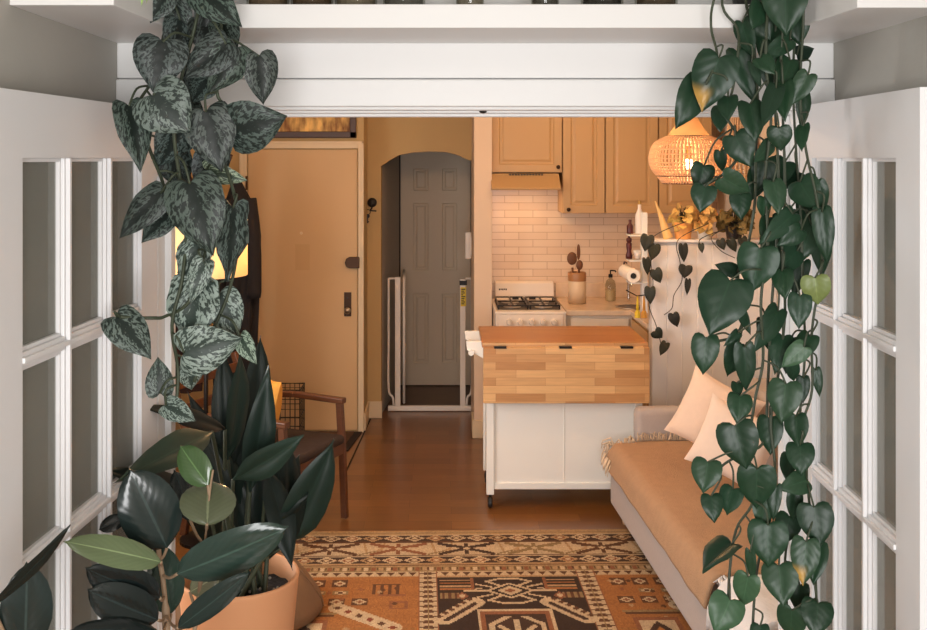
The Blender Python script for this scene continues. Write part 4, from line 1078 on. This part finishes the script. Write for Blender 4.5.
def hanging(name, label, pot, vines, leaves, Y0, m_leaf, basecol, vr, stemmat, special=None, shape=HEART, potmat=None, cat='plant', spread=.07):
    t = thing(name, (pot[0], pot[1], UZ + .0485), label, cat)
    # pot on the shelf
    pr_, ph = pot[2], .17
    b = Vector((pot[0], pot[1], UZ + .049))
    MB().lathe([(0, .0), (pr_*.8, 0), (pr_, ph), (pr_*.93, ph), (pr_*.9, ph - .02), (0, ph - .025)], b, 28).build('pot', potmat, t, smooth=False)
    MB().lathe([(0, ph - .018), (pr_*.9, ph - .02)], b, 20).build('soil', M['soil'], t)
    paths = []
    for vi, vn in enumerate(vines):
        yy = Y0 + (vi % 3 - 1)*.035
        pts = [P(x, y, yy + .02*math.sin(i*1.7 + vi)) for i, (x, y) in enumerate(vn)]
        if vn[0][1] < 5: pts = [Vector((pot[0] + random.uniform(-.04, .04), pot[1], UZ + .049 + ph - .02)), Vector(((pot[0] + pts[0].x)/2, (pot[1] + pts[0].y)/2 - .02, UZ + .049 + ph + .04))] + pts
        paths.append(crom(pts, 6))
    stems = [MB() for _ in vines]; fol = [Leaves() for _ in vines]
    for sm_, pth in zip(stems, paths): sm_.tube(pth, vr, 6)
    for L_ in leaves:
        bx, by, tx, ty, wd = L_[:5]; o = L_[5] if len(L_) > 5 else {}
        yy = Y0 + o.get('dy', random.uniform(-spread, spread))
        if by < 45: yy = min(yy, 2.075)
        B = P(bx, by, yy); T = P(tx, ty, yy + o.get('tilt', random.uniform(-.03, .012)))
        roll = o.get('roll', random.uniform(-.45, .45))
        cw = max(.55, math.cos(roll))
        col = o.get('col', jit(basecol))
        # nearest vine above the leaf's base
        best = None
        for vi, pth in enumerate(paths):
            for q in pth:
                if q.z > B.z - .01:
                    dd = (q - (B + Vector((0, 0, .035)))).length
                    if best is None or dd < best[0]: best = (dd, vi, q)
        dd, vi, q = best if best else (0, 0, B)
        if special and o.get('spot'):
            lf_ = Leaves().leaf(B, T, 1.0*wd*yy/F/cw, shape, col, roll, .22, .12)
            lf_.build('spotted_leaf', special, t, smooth=True)['label'] = o['spot']
        else:
            fol[vi].leaf(B, T, 1.02*wd*yy/F/cw, shape, col, roll, o.get('fold', random.uniform(.1, .4)), o.get('curl', random.uniform(.05, .25)), wave=o.get('wave', .4))
        if dd < .3:
            mid = (B + q)/2 + Vector((random.uniform(-.01, .01), -.015, .012))
            stems[vi].tube(crom([q, mid, B], 5), vr*.7, 5)
    for sm_, fo in zip(stems, fol):
        so_ = sm_.build('vine', stemmat, t, smooth=True)
        if fo.v: fo.build('foliage', m_leaf, so_, smooth=True)
    return t

SIL = lin(104, 116, 109); SIL2 = lin(136, 150, 141); SILD = lin(76, 87, 82)
d_ = lambda **k: k
LEFT = [
 (166,-6,150,21,26), (198,-14,238,24,38,d_(dy=-.06)), (163,42,153,90,50,d_(dy=-.08, roll=.1)), (226,44,185,77,36,d_(dy=-.07, roll=.3)),
 (236,48,211,93,38,d_(dy=-.05, roll=-.3)), (208,80,192,101,26,d_(dy=.03)), (259,56,264,103,33,d_(dy=-.03, roll=-.2)),
 (153,95,188,131,56,d_(dy=-.09, col=SIL[:3], roll=.1)), (129,106,142,168,33,d_(dy=-.05, roll=-.3)), (180,128,160,167,36,d_(dy=.04)),
 (206,112,221,170,48,d_(dy=-.04, roll=.1)), (233,130,283,119,50,d_(dy=-.03, roll=.2)), (206,170,246,181,20,d_(dy=.02, col=lin(150,165,140)[:3])),
 (161,193,119,236,30,d_(dy=-.03, roll=.3)), (190,184,211,253,54,d_(dy=-.08, roll=.2)), (168,214,142,241,25,d_(dy=.02)),
 (233,208,229,281,30,d_(dy=-.03, roll=-.5, wave=1.2)), (196,284,187,347,48,d_(dy=-.04, col=SIL2[:3], wave=1.4, roll=.3)), (198,242,182,300,30,d_(dy=-.03, col=SIL2[:3], wave=1.5, roll=.4)), (204,262,190,302,22,d_(dy=-.08, col=SIL2[:3], wave=1.5)),
 (219,296,237,336,36,d_(dy=.02, col=SIL2[:3])), (184,353,240,340,46,d_(dy=-.06, col=SIL2[:3], roll=.2)), (117,317,150,356,36,d_(dy=-.04, col=SIL[:3], roll=-.2)),
 (160,393,158,358,26,d_(dy=-.02, col=SIL[:3])), (189,366,193,390,24,d_(dy=0, col=SIL2[:3])), (166,405,194,420,22,d_(dy=-.03, col=SIL2[:3])),
 (240,337,255,363,18,d_(dy=-.02, col=lin(150,168,150)[:3])), (180,20,176,60,30,d_(dy=.03)), (205,20,214,60,34,d_(dy=.035, col=lin(60,68,64)[:3])), (170,150,185,190,34,d_(dy=.08)), (215,150,200,196,34,d_(dy=.09)),
 (178,100,200,150,36,d_(dy=.07)), (222,20,232,60,28,d_(dy=.03)), (172,-2,190,40,26,d_(dy=.03)), (212,-4,200,38,26,d_(dy=.02, col=lin(60,68,64)[:3])), (188,185,176,225,30,d_(dy=.07)), (205,60,190,100,34,d_(dy=.08)),
]
VL = [[(200,-12),(194,30),(181,80),(174,130),(180,180),(186,230),(182,280),(172,325),(178,370),(176,408)],
      [(216,-12),(222,40),(217,92),(228,112),(222,150),(233,190),(238,215),(236,260),(226,300),(206,345),(194,382)],
      [(172,-10),(164,34),(152,80),(138,108),(150,150),(164,190),(150,212)],
      [(206,250),(190,300),(166,316),(152,318),(120,317)]]
hanging('hanging_plant', 'silver-mottled heart-leaved vine trailing from the shelf beside the floor lamp', (PX(195, 2.2), 2.22, .075), VL, LEFT, 2.05, M['leaf_s'], SILD, .0035, M['stem'], potmat=M['pot_dark'])

PG = lin(31, 56, 38); PGD = lin(25, 41, 32); PGL = lin(43, 67, 47); PGX = lin(60, 88, 62)
RIGHT = [
 (700,82,678,127,30,d_(dy=.0)), (719,58,702,110,42,d_(dy=-.05, roll=.1, spot='green leaf with a yellowed patch near its tip')), (738,52,756,103,25), (728,97,727,119,19), (722,107,720,131,19), (750,104,756,141,24),
 (742,23,752,57,18), (762,4,753,28,20), (785,-16,786,34,42,d_(dy=-.07, roll=.05)), (776,22,760,58,28,d_(dy=.02)), (778,30,772,61,22), (790,40,763,57,18), (797,55,813,49,16,d_(col=PGD[:3])),
 (808,75,792,104,20,d_(col=PGL[:3], dy=-.05)), (760,58,775,73,17), (752,63,761,88,9), (790,60,782,86,22), (776,88,763,125,18), (783,84,784,119,20), (803,92,803,129,14),
 (735,136,750,166,28,d_(dy=-.04)), (720,152,722,172,12), (704,166,698,190,22), (705,187,700,211,24), (723,178,750,193,24,d_(dy=-.05, col=PGL[:3])), (740,194,742,219,20),
 (779,128,781,151,23,d_(dy=-.04)), (770,144,755,162,14,d_(col=PGL[:3])), (803,126,801,150,13), (773,182,780,213,20,d_(dy=-.05, col=PGL[:3])), (768,158,758,190,26,d_(dy=.06)), (785,162,770,188,24,d_(dy=.06)), (797,172,776,188,22,d_(dy=.06)),
 (760,170,752,200,20,d_(dy=.08)), (800,182,816,209,30,d_(dy=-.03)), (817,183,825,210,17), (793,214,762,243,20,d_(dy=-.04)), (801,230,779,246,18,d_(dy=-.05)), (764,198,763,217,13), (768,218,762,239,13), (822,212,827,263,20),
 (760,249,752,291,38,d_(dy=-.05, roll=.1)), (730,281,710,333,49,d_(dy=-.06, roll=.1)), (737,272,716,264,14), (706,338,703,374,26,d_(dy=-.04, roll=0)), (782,271,785,298,20), (797,251,775,273,22), (800,296,799,328,22,d_(dy=-.05)),
 (815,278,818,305,27,d_(dy=-.06, col=lin(112,124,72)[:3], roll=0)), (738,333,725,346,10), (737,347,729,377,20), (744,347,747,392,20,d_(dy=-.04)), (778,311,755,352,20,d_(dy=-.02)), (741,311,750,334,10), (783,337,776,372,22), (804,347,782,367,19,d_(dy=-.05, col=PGX[:3])),
 (810,336,797,362,20), (792,365,795,382,13), (816,370,820,397,10), (803,378,803,403,13), (820,232,823,277,20), (803,262,793,297,16),
 (786,384,781,422,31,d_(dy=-.07, col=PGL[:3], roll=.1)), (740,396,738,423,23,d_(dy=-.04)), (737,383,737,398,11), (735,426,746,469,38,d_(dy=-.06, roll=.1)), (770,419,770,454,24), (796,416,798,447,22), (800,445,801,474,26,d_(dy=-.05, roll=0)),
 (708,462,703,492,28,d_(dy=-.05, roll=.1, col=PGL[:3])), (807,480,781,489,22,d_(dy=-.04, col=PGL[:3])), (757,469,756,509,36,d_(dy=-.06, roll=0)), (711,496,715,522,20,d_(dy=-.04)), (733,489,726,514,22,d_(dy=-.03)), (764,500,762,528,20,d_(dy=-.04, col=PGL[:3])), (776,487,773,521,12),
 (814,507,820,547,33,d_(dy=-.06, roll=0)), (790,517,782,544,24), (768,525,768,567,37,d_(dy=-.07, roll=0)), (731,545,702,569,22,d_(dy=-.03, roll=.9, fold=.7)), (795,493,793,521,15), (779,566,783,605,33,d_(dy=-.07, roll=.1, col=PGL[:3])),
 (806,542,803,585,27,d_(dy=-.08, roll=0, spot='green leaf with a brown and yellow tip', col=PGL[:3])), (817,545,813,584,22,d_(dy=-.03)), (748,577,742,607,25,d_(dy=-.06, col=PGX[:3])), (730,600,716,633,33,d_(dy=-.07, col=PGX[:3])), (800,585,797,613,19), (818,603,815,636,29,d_(dy=-.05)), (792,610,790,641,27,d_(dy=-.03, col=PGL[:3])), (750,552,753,582,10), (760,626,760,652,18),
 (755,15,770,40,24,d_(dy=.03)), (795,10,800,45,26,d_(dy=.03)), (770,60,780,100,24,d_(dy=.07)), (812,225,800,262,24,d_(dy=.05)), (785,215,795,250,26,d_(dy=.06)), (775,230,768,262,24,d_(dy=.07)), (808,200,815,235,24,d_(dy=.07)), (790,340,785,372,20,d_(dy=.07)), (765,320,772,352,18,d_(dy=.07)), (790,455,786,480,16,d_(dy=.06)),
]
VR = [[(716,-8),(711,26),(717,57),(706,84)],
      [(722,-4),(737,28),(738,52),(732,92),(724,112),(742,145),(728,170),(704,186)],
      [(746,-8),(752,26),(756,70),(758,110),(756,150),(755,200),(748,245),(738,275),(744,310),(736,335),(712,342)],
      [(768,-6),(766,60),(771,120),(765,180),(768,240),(761,300),(763,360),(755,400),(749,450),(753,500),(736,530),(729,580),(728,640)],
      [(784,-6),(781,60),(783,120),(785,190),(782,250),(785,310),(779,370),(771,420),(775,470),(770,520),(757,570),(752,640)],
      [(795,-6),(793,80),(796,150),(801,220),(803,290),(805,350),(801,400),(798,450),(795,510),(785,560),(790,640)],
      [(803,-6),(800,90),(806,150),(817,200),(822,260),(812,330),(812,390),(802,430),(808,490),(814,550),(818,640)],
      [(776,-6),(775,100),(779,200),(772,300),(768,380),(764,440),(745,452),(722,466),(712,484)]]
hanging('hanging_plant', 'dense green heartleaf vine trailing from the shelf beside the rattan pendant', (PX(765, 2.25), 2.24, .085), VR, RIGHT, 2.06, M['leaf_p'], PG, .0028, M['stem'], special=M['leaf_py'], potmat=M['pot_dark'])

# spider-like blades on the left arm of the shelf
sp_ = thing('spider_plant', (-.66, 1.98, UZ + .0485), 'small plant with thin light green blades on the shelf by the mottled vine', 'plant')
b = Vector((-.66, 1.98, UZ + .049))
MB().lathe([(0, 0), (.045, 0), (.06, .1), (.052, .1), (.05, .085), (0, .082)], b, 20).build('pot', M['pot_white'], sp_)
bl = Leaves()
for k in range(16):
    a = k*2*PI/16 + .2; d = Vector((math.cos(a), math.sin(a), 0))
    T = b + d*random.uniform(.1, .17) + Vector((0, 0, random.uniform(.04, .16)))
    bl.leaf(b + Vector((0, 0, .085)) + d*.02, T, .012, LANCE, lin(150, 185, 95)[:3], 0, .5, -.5)
T1 = P(141, 5, 1.93); T2 = P(146, 2, 1.95)
for T in (T1, T2): bl.leaf(T + Vector((.004, .02, .09)), T, .012, LANCE, lin(160, 195, 100)[:3], .3, .5, .1); bl.leaf(b + Vector((0, 0, .085)), T + Vector((.004, .02, .09)), .012, LANCE, lin(160, 195, 100)[:3], .3, .5, -.2)
bl.build('foliage', M['leaf_d'], sp_, smooth=True)

# glass jars along the shelf
JL = ['clear glass jar on the shelf, first after the mottled vine', 'brown filled glass jar on the shelf, second after the mottled vine', 'clear glass jar on the shelf, third after the mottled vine', 'grey filled glass jar on the shelf above the ball catch', 'small clear tumbler on the shelf, second after the ball catch jar', 'tall clear bottle on the shelf above the range hood', 'dark filled jar on the shelf, near the heartleaf vine', 'brown glass jar on the shelf touching the heartleaf vine']
fills = [(120, 100, 80), (92, 72, 52), (140, 128, 110), (110, 108, 104), (150, 140, 126), (96, 92, 86), (60, 56, 52), (98, 82, 66)]
for k, px in enumerate((268, 312, 356, 404, 470, 545, 602, 656)):
    x = PX(px, 2.2); b = Vector((x, 2.2, UZ + .0487)); r = .045 if k not in (4, 5) else .03
    j = thing('glass_jar', b, JL[k], 'jar', 'glass jars along the shelf')
    MB().lathe([(0, .0), (r*.92, 0), (r, .006), (r, .15), (r*.75, .17), (r*.75, .185)], b, 22).build('jar_body', M['jar'], j, smooth=True)
    MB().lathe([(0, .004), (r*.9, .004), (r*.9, .11), (0, .112)], b, 16).build('contents', mat('contents', lin(*fills[k]), .8, var=.3, scale=40), j)
    MB().lathe([(r*.8, .18), (r*.8, .205), (0, .207)], b, 20).build('lid', M['steel'], j)

# ------------------------------------------------------------------ terracotta pot with the cast-iron plant
TY = 2.72; tx_ = PX(239, TY); tz = PZ(573, TY); tr_ = 60*TY/F
ps = thing('plant_stand', (tx_, TY, 0), 'wooden stool holding the terracotta pot beside the opening', 'stool')
zb = tz - .30
MB().lathe([(0, zb - .03), (.165, zb - .03), (.17, zb - .02), (.17, zb - .004), (.165, zb), (0, zb)], (tx_, TY, 0), 32).build('seat', M['chairwood'], ps)
for k in range(4):
    t = PI/4 + k*PI/2; d = Vector((math.cos(t), math.sin(t), 0)); MB().tube([Vector((tx_, TY, zb - .025)) + d*.10, Vector((tx_, TY, 0)) + d*.17], [.018, .014], 10).build('leg', M['chairwood'], ps, smooth=True)
ap_ = thing('cast_iron_plant', (tx_, TY, zb), 'dark green broad-bladed plant in terracotta pot by the french door', 'plant')
c0 = (tx_, TY, zb)
MB().lathe([(0, .002), (tr_*.80, .002), (tr_*.82, .01), (tr_*.985, .285), (tr_, .295), (tr_*.985, .30), (tr_*.93, .298), (tr_*.91, .26), (tr_*.9, .2)], c0, 48).build('pot', M['terracotta'], ap_, smooth=True)
so_ = MB(); pts = []
for i in range(9):
    r = tr_*.905*i/8
    pts.append([Vector((tx_ + r*math.cos(2*PI*k/36), TY + r*math.sin(2*PI*k/36), zb + .245 + .008*noise.noise(Vector((r*40, k, 0))))) for k in range(37)])
so_.grid(pts).build('soil', M['soil'], ap_, smooth=True)
pe = MB()
for k in range(40):
    a, r = random.random()*6.28, tr_*.85*math.sqrt(random.random()); pe.ball((tx_ + r*math.cos(a), TY + r*math.sin(a), zb + .252), .004, n=6, m=4)
pe.build('perlite_grain', mat('perlite', lin(170, 165, 155), .9), ap_)
AG = lin(30, 46, 38); AGL = lin(46, 66, 54); AGD = lin(21, 32, 27)
# base px, tip px, width, depth at base, depth at tip, colour, roll
ASP = [(250,492,270,371,31,2.70,2.68,AG,.2), (233,480,304,439,29,2.60,2.62,AGL,.5), (281,548,336,446,42,2.66,2.64,AG,.5), (268,470,294,566,28,2.68,2.55,AGD,-.3),
       (232,470,222,350,32,2.78,2.80,AGD,.0), (250,445,263,338,30,2.84,2.88,AGD,.3), (212,432,128,474,32,2.45,2.10,AGL,.1), (205,502,113,468,26,2.5,2.12,AGD,.3),
       (236,530,198,431,28,2.72,2.68,AGD,-.3), (262,540,262,452,28,2.74,2.72,AGD,.2), (285,540,292,440,24,2.78,2.82,AGD,.6), (243,520,215,440,26,2.8,2.74,AG,.5), (222,545,172,480,26,2.7,2.36,AGD,.2),
       (270,530,282,455,28,2.8,2.84,AG,.0), (225,430,148,404,17,2.66,2.3,AGD,.3), (228,460,246,350,22,2.74,2.8,AG,.7), (258,560,310,500,26,2.66,2.62,AGD,.8),
       (238,500,190,395,26,2.82,2.78,AGD,.1), (246,505,240,400,30,2.84,2.86,AGD,-.4), (275,510,300,455,24,2.85,2.9,AGD,.1), (250,540,232,470,30,2.8,2.78,AGD,.0), (220,520,190,455,24,2.8,2.7,AGD,.4), (268,560,318,470,22,2.75,2.78,AGD,.9)]
fo = Leaves(); stt = MB()
for i, (bx, by, tx, ty, wd, yb, yt, cl, rl__) in enumerate(ASP):
    B, T = P(bx, by, yb), P(tx, ty, yt)
    fo.leaf(B, T, wd*yb/F/max(.6, math.cos(rl__)), LANCE, jit(cl, .1), rl__, .45, .18, wave=.3)
    a = i*2.4; r = tr_*(.12 + .55*(i % 5)/5)
    g = Vector((tx_ + r*math.cos(a), TY + r*math.sin(a)*.8, zb + .24))
    stt.tube(crom([g, (g*.45 + B*.55) + Vector((0, 0, .03)), B]), [.0065]*6 + [.005]*7, 6)
stt.build('stalk', M['stem'], ap_, smooth=True)
fo.build('foliage', M['leaf_a'], ap_, smooth=True)
# brown leather pouf on the rug beyond the pot
pz_ = thing('pouf', (-.83, 4.42, 0), 'round brown leather pouf on the rug behind the terracotta pot', 'pouf')
MB().lathe([(0, .009), (.31, .009), (.325, .025), (.315, .06), (.275, .12), (.225, .18), (.15, .22), (.07, .235), (0, .237)], (-.83, 4.42, 0), 40).build('body', M['pouf'], pz_, smooth=True)
sm_ = MB()
for k in range(8):
    a = k*PI/4; sm_.tube([(-.83 + r*math.cos(a), 4.42 + r*math.sin(a), z + .002) for r, z in ((.07, .235), (.15, .22), (.225, .18), (.275, .12), (.315, .06), (.325, .025))], .004, 5)
sm_.build('piping', M['pouf'], pz_, smooth=True)

# ------------------------------------------------------------------ rubber plant in front
RY = 2.0; rx_ = PX(168, RY)
rp_ = thing('rubber_plant', (rx_, RY, 0), 'rubber plant with glossy dark oval leaves beside the french door', 'plant')
MB().lathe([(0, .002), (.11, .002), (.135, .28), (.14, .30), (.13, .30), (.12, .26), (0, .25)], (rx_, RY, 0), 36).build('pot', M['pot_white'], rp_, smooth=True)
MB().lathe([(0, .262), (.121, .258)], (rx_, RY, 0), 24).build('soil', M['soil'], rp_)
RG = lin(32, 44, 41); RGD = lin(24, 32, 31); ROL = lin(104, 113, 84); RGR = lin(66, 88, 54); RGT = lin(42, 60, 51)
RUB = [(167,548,131,472,58,2.0,1.97,RG,.02), (208,485,180,446,30,2.02,2.04,RGR,-.2), (207,524,209,478,56,1.98,2.06,lin(88,92,72),.0), (177,574,285,531,43,1.95,1.93,RGT,.35), (161,562,69,541,28,1.94,1.82,ROL,.2),
       (160,598,88,571,36,1.94,1.84,RGD,-.3), (158,620,90,592,40,1.92,1.84,RGD,-.2), (24,655,28,567,50,1.52,1.50,RG,.2), (-8,606,72,530,12,1.46,1.5,RGD,.9), (178,628,248,575,24,1.9,1.88,RG,.2), (190,592,219,575,22,2.02,2.02,lin(120,124,96),.0),
       (171,614,160,545,36,2.06,2.06,RGT,.3), (161,633,72,628,22,1.9,1.8,RGD,.5), (124,518,99,529,16,2.04,2.02,RGD,.3), (190,520,176,470,22,2.1,2.12,RGD,.5)]
fo = Leaves(); stt = MB()
trunk = crom([P(176, 850, 2.0), P(170, 740, 2.0), P(167, 660, 2.0), P(166, 615, 2.0), P(163, 580, 2.0), P(159, 555, 2.0), P(158, 525, 2.0)], 6)
trunk[0].z = .25
trunk2 = crom([P(176, 850, 2.02), P(186, 700, 2.02), P(196, 620, 2.02), P(203, 560, 2.02), P(207, 522, 2.02), P(210, 490, 2.02), P(213, 470, 2.02)], 6); trunk2[0].z = .25
trunk3 = crom([P(176, 850, 1.98), P(100, 760, 1.8), P(40, 690, 1.6), P(18, 655, 1.53)], 6); trunk3[0].z = .25
stt.tube(trunk, [.008]*20 + [.005]*(len(trunk) - 20), 8); stt.tube(trunk2, [.0045]*18 + [.0022]*(len(trunk2) - 18), 8); stt.tube(trunk3, .006, 8)
for (bx, by, tx, ty, wd, yb, yt, cl, rl__) in RUB:
    B, T = P(bx, by, yb), P(tx, ty, yt)
    fo.leaf(B, T, wd*yb/F/max(.6, math.cos(rl__)), ELL, jit(cl, .06), rl__, .22, .12, wave=.15)
    q = min(trunk + trunk2 + trunk3, key=lambda q: (q - B - Vector((0, 0, -.02))).length)
    stt.tube(crom([q, (q + B)/2 - Vector((0, .0, .006)), B]), .003, 6)
stt.build('stem', M['stem_tan'], rp_, smooth=True)
fo.build('foliage', M['leaf_r'], rp_, smooth=True)

# ------------------------------------------------------------------ small plants on the half wall
def ledge_plant(label, px, r, h, potm, col, nleaf, spread, strands, lcol, hang_m=M['leaf_d'], up=True):
    b = Vector((PX(px, YW + .05), YW + .05, hwz))
    t = thing('trailing_plant', b, label, 'plant')
    MB().lathe([(0, .001), (r*.78, .001), (r, h), (r*.9, h), (r*.86, h - .012), (0, h - .014)], b, 24).build('pot', potm, t)
    fo = Leaves(); st = MB()
    for k in range(nleaf):
        a = random.random()*6.28; d = Vector((math.cos(a), math.sin(a), 0)); q = b + Vector((0, 0, h)) + d*random.uniform(.01, spread) + Vector((0, 0, random.uniform(-.02, .10)))
        T = q + d*random.uniform(.03, .05) + Vector((0, -.01, random.uniform(-.04, .015)))
        fo.leaf(q, T, random.uniform(.04, .06), HEART, jit(col, .25), random.uniform(-.4, .4), .3, .2); st.tube([b + Vector((0, 0, h - .01)), (b + q)/2 + Vector((0, 0, h)), q], .0018, 4)
    for pts, lvs in strands:
        pp = crom([b + Vector((0, 0, h)), b + Vector((0, -.08, h + .01))] + [P(x, y, YW - .045) for x, y in pts], 6)
        st.tube(pp, .0026, 5)
        for (bx, by, tx, ty, w) in lvs:
            B, T = P(bx, by, YW - .05), P(tx, ty, YW - .06)
            fo.leaf(B, T, w*YW/F, HEART, jit(lcol, .2), random.uniform(-.4, .4), .3, .2)
    st.build('vine', M['stem_dark'], t, smooth=True); fo.build('foliage', hang_m, t, smooth=True)
DK = lin(46, 48, 38); DK2 = lin(40, 40, 34)
ledge_plant('dark-leaved trailing plant in clay pot at the free end of the half wall', 683, .058, .10, M['pot_clay'], lin(206, 172, 98), 30, .05,  # upper leaves amber: the pendant's glow is put into their colour
  [([(652,238),(651,262),(653,285),(649,305),(656,325),(660,340),(662,350)], [(648,236,645,251,13),(655,245,652,260,12),(646,259,648,275,8),(655,270,660,283,12),(650,288,650,304,11),(655,331,662,338,12),(666,343,660,355,9)])], DK)
ledge_plant('dark-leaved trailing plant in pale pot hanging down the middle of the half wall', 704, .045, .085, M['pot_white'], lin(204, 164, 98), 30, .05,  # upper leaves here also carry the pendant's yellow light as colour
  [([(678,240),(680,262),(682,280),(674,295),(672,308),(664,315)], [(683,245,684,262,9),(686,266,684,278,13),(688,280,687,295,6),(673,314,677,327,11)])], DK2)
ledge_plant('bushy dark trailing plant in wire basket on the half wall near the heartleaf vine', 734, .055, .08, M['wire'], lin(122, 104, 62), 56, .10,
  [([(702,238),(701,247),(702,250)], [(701,244,702,253,6)]), ([(712,236),(720,250),(735,258)], [(720,240,724,250,9),(730,240,736,252,9)]), ([(745,238),(748,250)], [(742,238,746,250,9)])], DK)
# folded paper-like pennant leaf lit by the lamp
yl = P(657, 226, YW + .04)
hc = thing('drinking_horn', (yl.x, yl.y, hwz), 'curved pale amber horn standing on the half wall under the pendant', 'ornament')
hp = crom([P(668, 238, YW + .03), P(664, 226, YW + .03), P(660, 214, YW + .03), P(655, 201, YW + .03)], 6)
MB().tube(hp, [.03 - .027*k/(len(hp)-1) for k in range(len(hp))], 14).build('horn', mat('horn_amber', lin(240, 200, 130), .5, var=.15, scale=12), hc, smooth=True)

# ------------------------------------------------------------------ lamps and daylight
def light(name, kind, loc, energy, col, **k):
    d = bpy.data.lights.new(name, kind); d.energy = energy; d.color = col
    for a, b in k.items(): setattr(d, a, b)
    o = bpy.data.objects.new(name, d); COL.objects.link(o); o.location = loc; return o
WARM = (1.0, .56, .25); WARM2 = (1.0, .62, .32)
def dome(x, y, label):
    t = thing('ceiling_lamp', (x, y, CE - .09), label, 'ceiling lamp')
    MB().lathe([(0, CE - .03), (.15, CE - .03), (.15, CE - .001)], (x, y, 0), 28).build('base', M['white'], t)
    MB().lathe([(0, CE - .09), (.07, CE - .08), (.12, CE - .055), (.135, CE - .03)], (x, y, 0), 28).build('lamp_shade', M['dome'], t, smooth=True)
    return t
dome(-.15, 4.9, 'round white ceiling lamp over the rug')
dome(.85, 6.3, 'round white ceiling lamp over the stove side of the kitchen')
light('living_lamp', 'POINT', (-.15, 4.9, CE - .16), 36, WARM, shadow_soft_size=.12)
light('kitchen_lamp', 'POINT', (.85, 6.3, CE - .16), 10, WARM2, shadow_soft_size=.12)
light('floor_lamp_light', 'POINT', (lx_, ly, PZ(240, ly)), 7.5, (1, .66, .40), shadow_soft_size=.05)
light('pendant_light', 'POINT', (pxx, 5.8, bpz), 15, (1.0, .64, .36), shadow_soft_size=.035)
hl = light('hood_light', 'AREA', ((hx_a + hx_b)/2, 7.3, hz0 - .004), 1.3, WARM2, shape='RECTANGLE', size=.3, size_y=.12)
lw_ = light('living_daylight', 'AREA', (LXL + .02, (WA + WB_)/2, 1.55), 50, (1.0, .98, .95), shape='RECTANGLE', size=1.35, size_y=1.4)
lw_.rotation_euler = (PI/2, 0, -PI/2)
wl_ = light('window_daylight', 'AREA', (.075, -1.25, 1.52), 88, (1.0, .985, .97), shape='RECTANGLE', size=1.2, size_y=1.5)
wl_.rotation_euler = (PI/2, 0, 0)
wd = bpy.data.worlds.new('world'); S.world = wd; wd.use_nodes = True
bg = wd.node_tree.nodes['Background']; bg.inputs[0].default_value = (.85, .92, 1, 1); bg.inputs[1].default_value = 1.0

vs = S.view_settings; vs.view_transform = 'Standard'; vs.look = 'None'; vs.exposure = 0.0; vs.gamma = 1.0; vs.use_curve_mapping = False
S.cycles.use_denoising = True
S.cycles.max_bounces = 8; S.cycles.transparent_max_bounces = 16
S.cycles.caustics_reflective = False; S.cycles.caustics_refractive = False
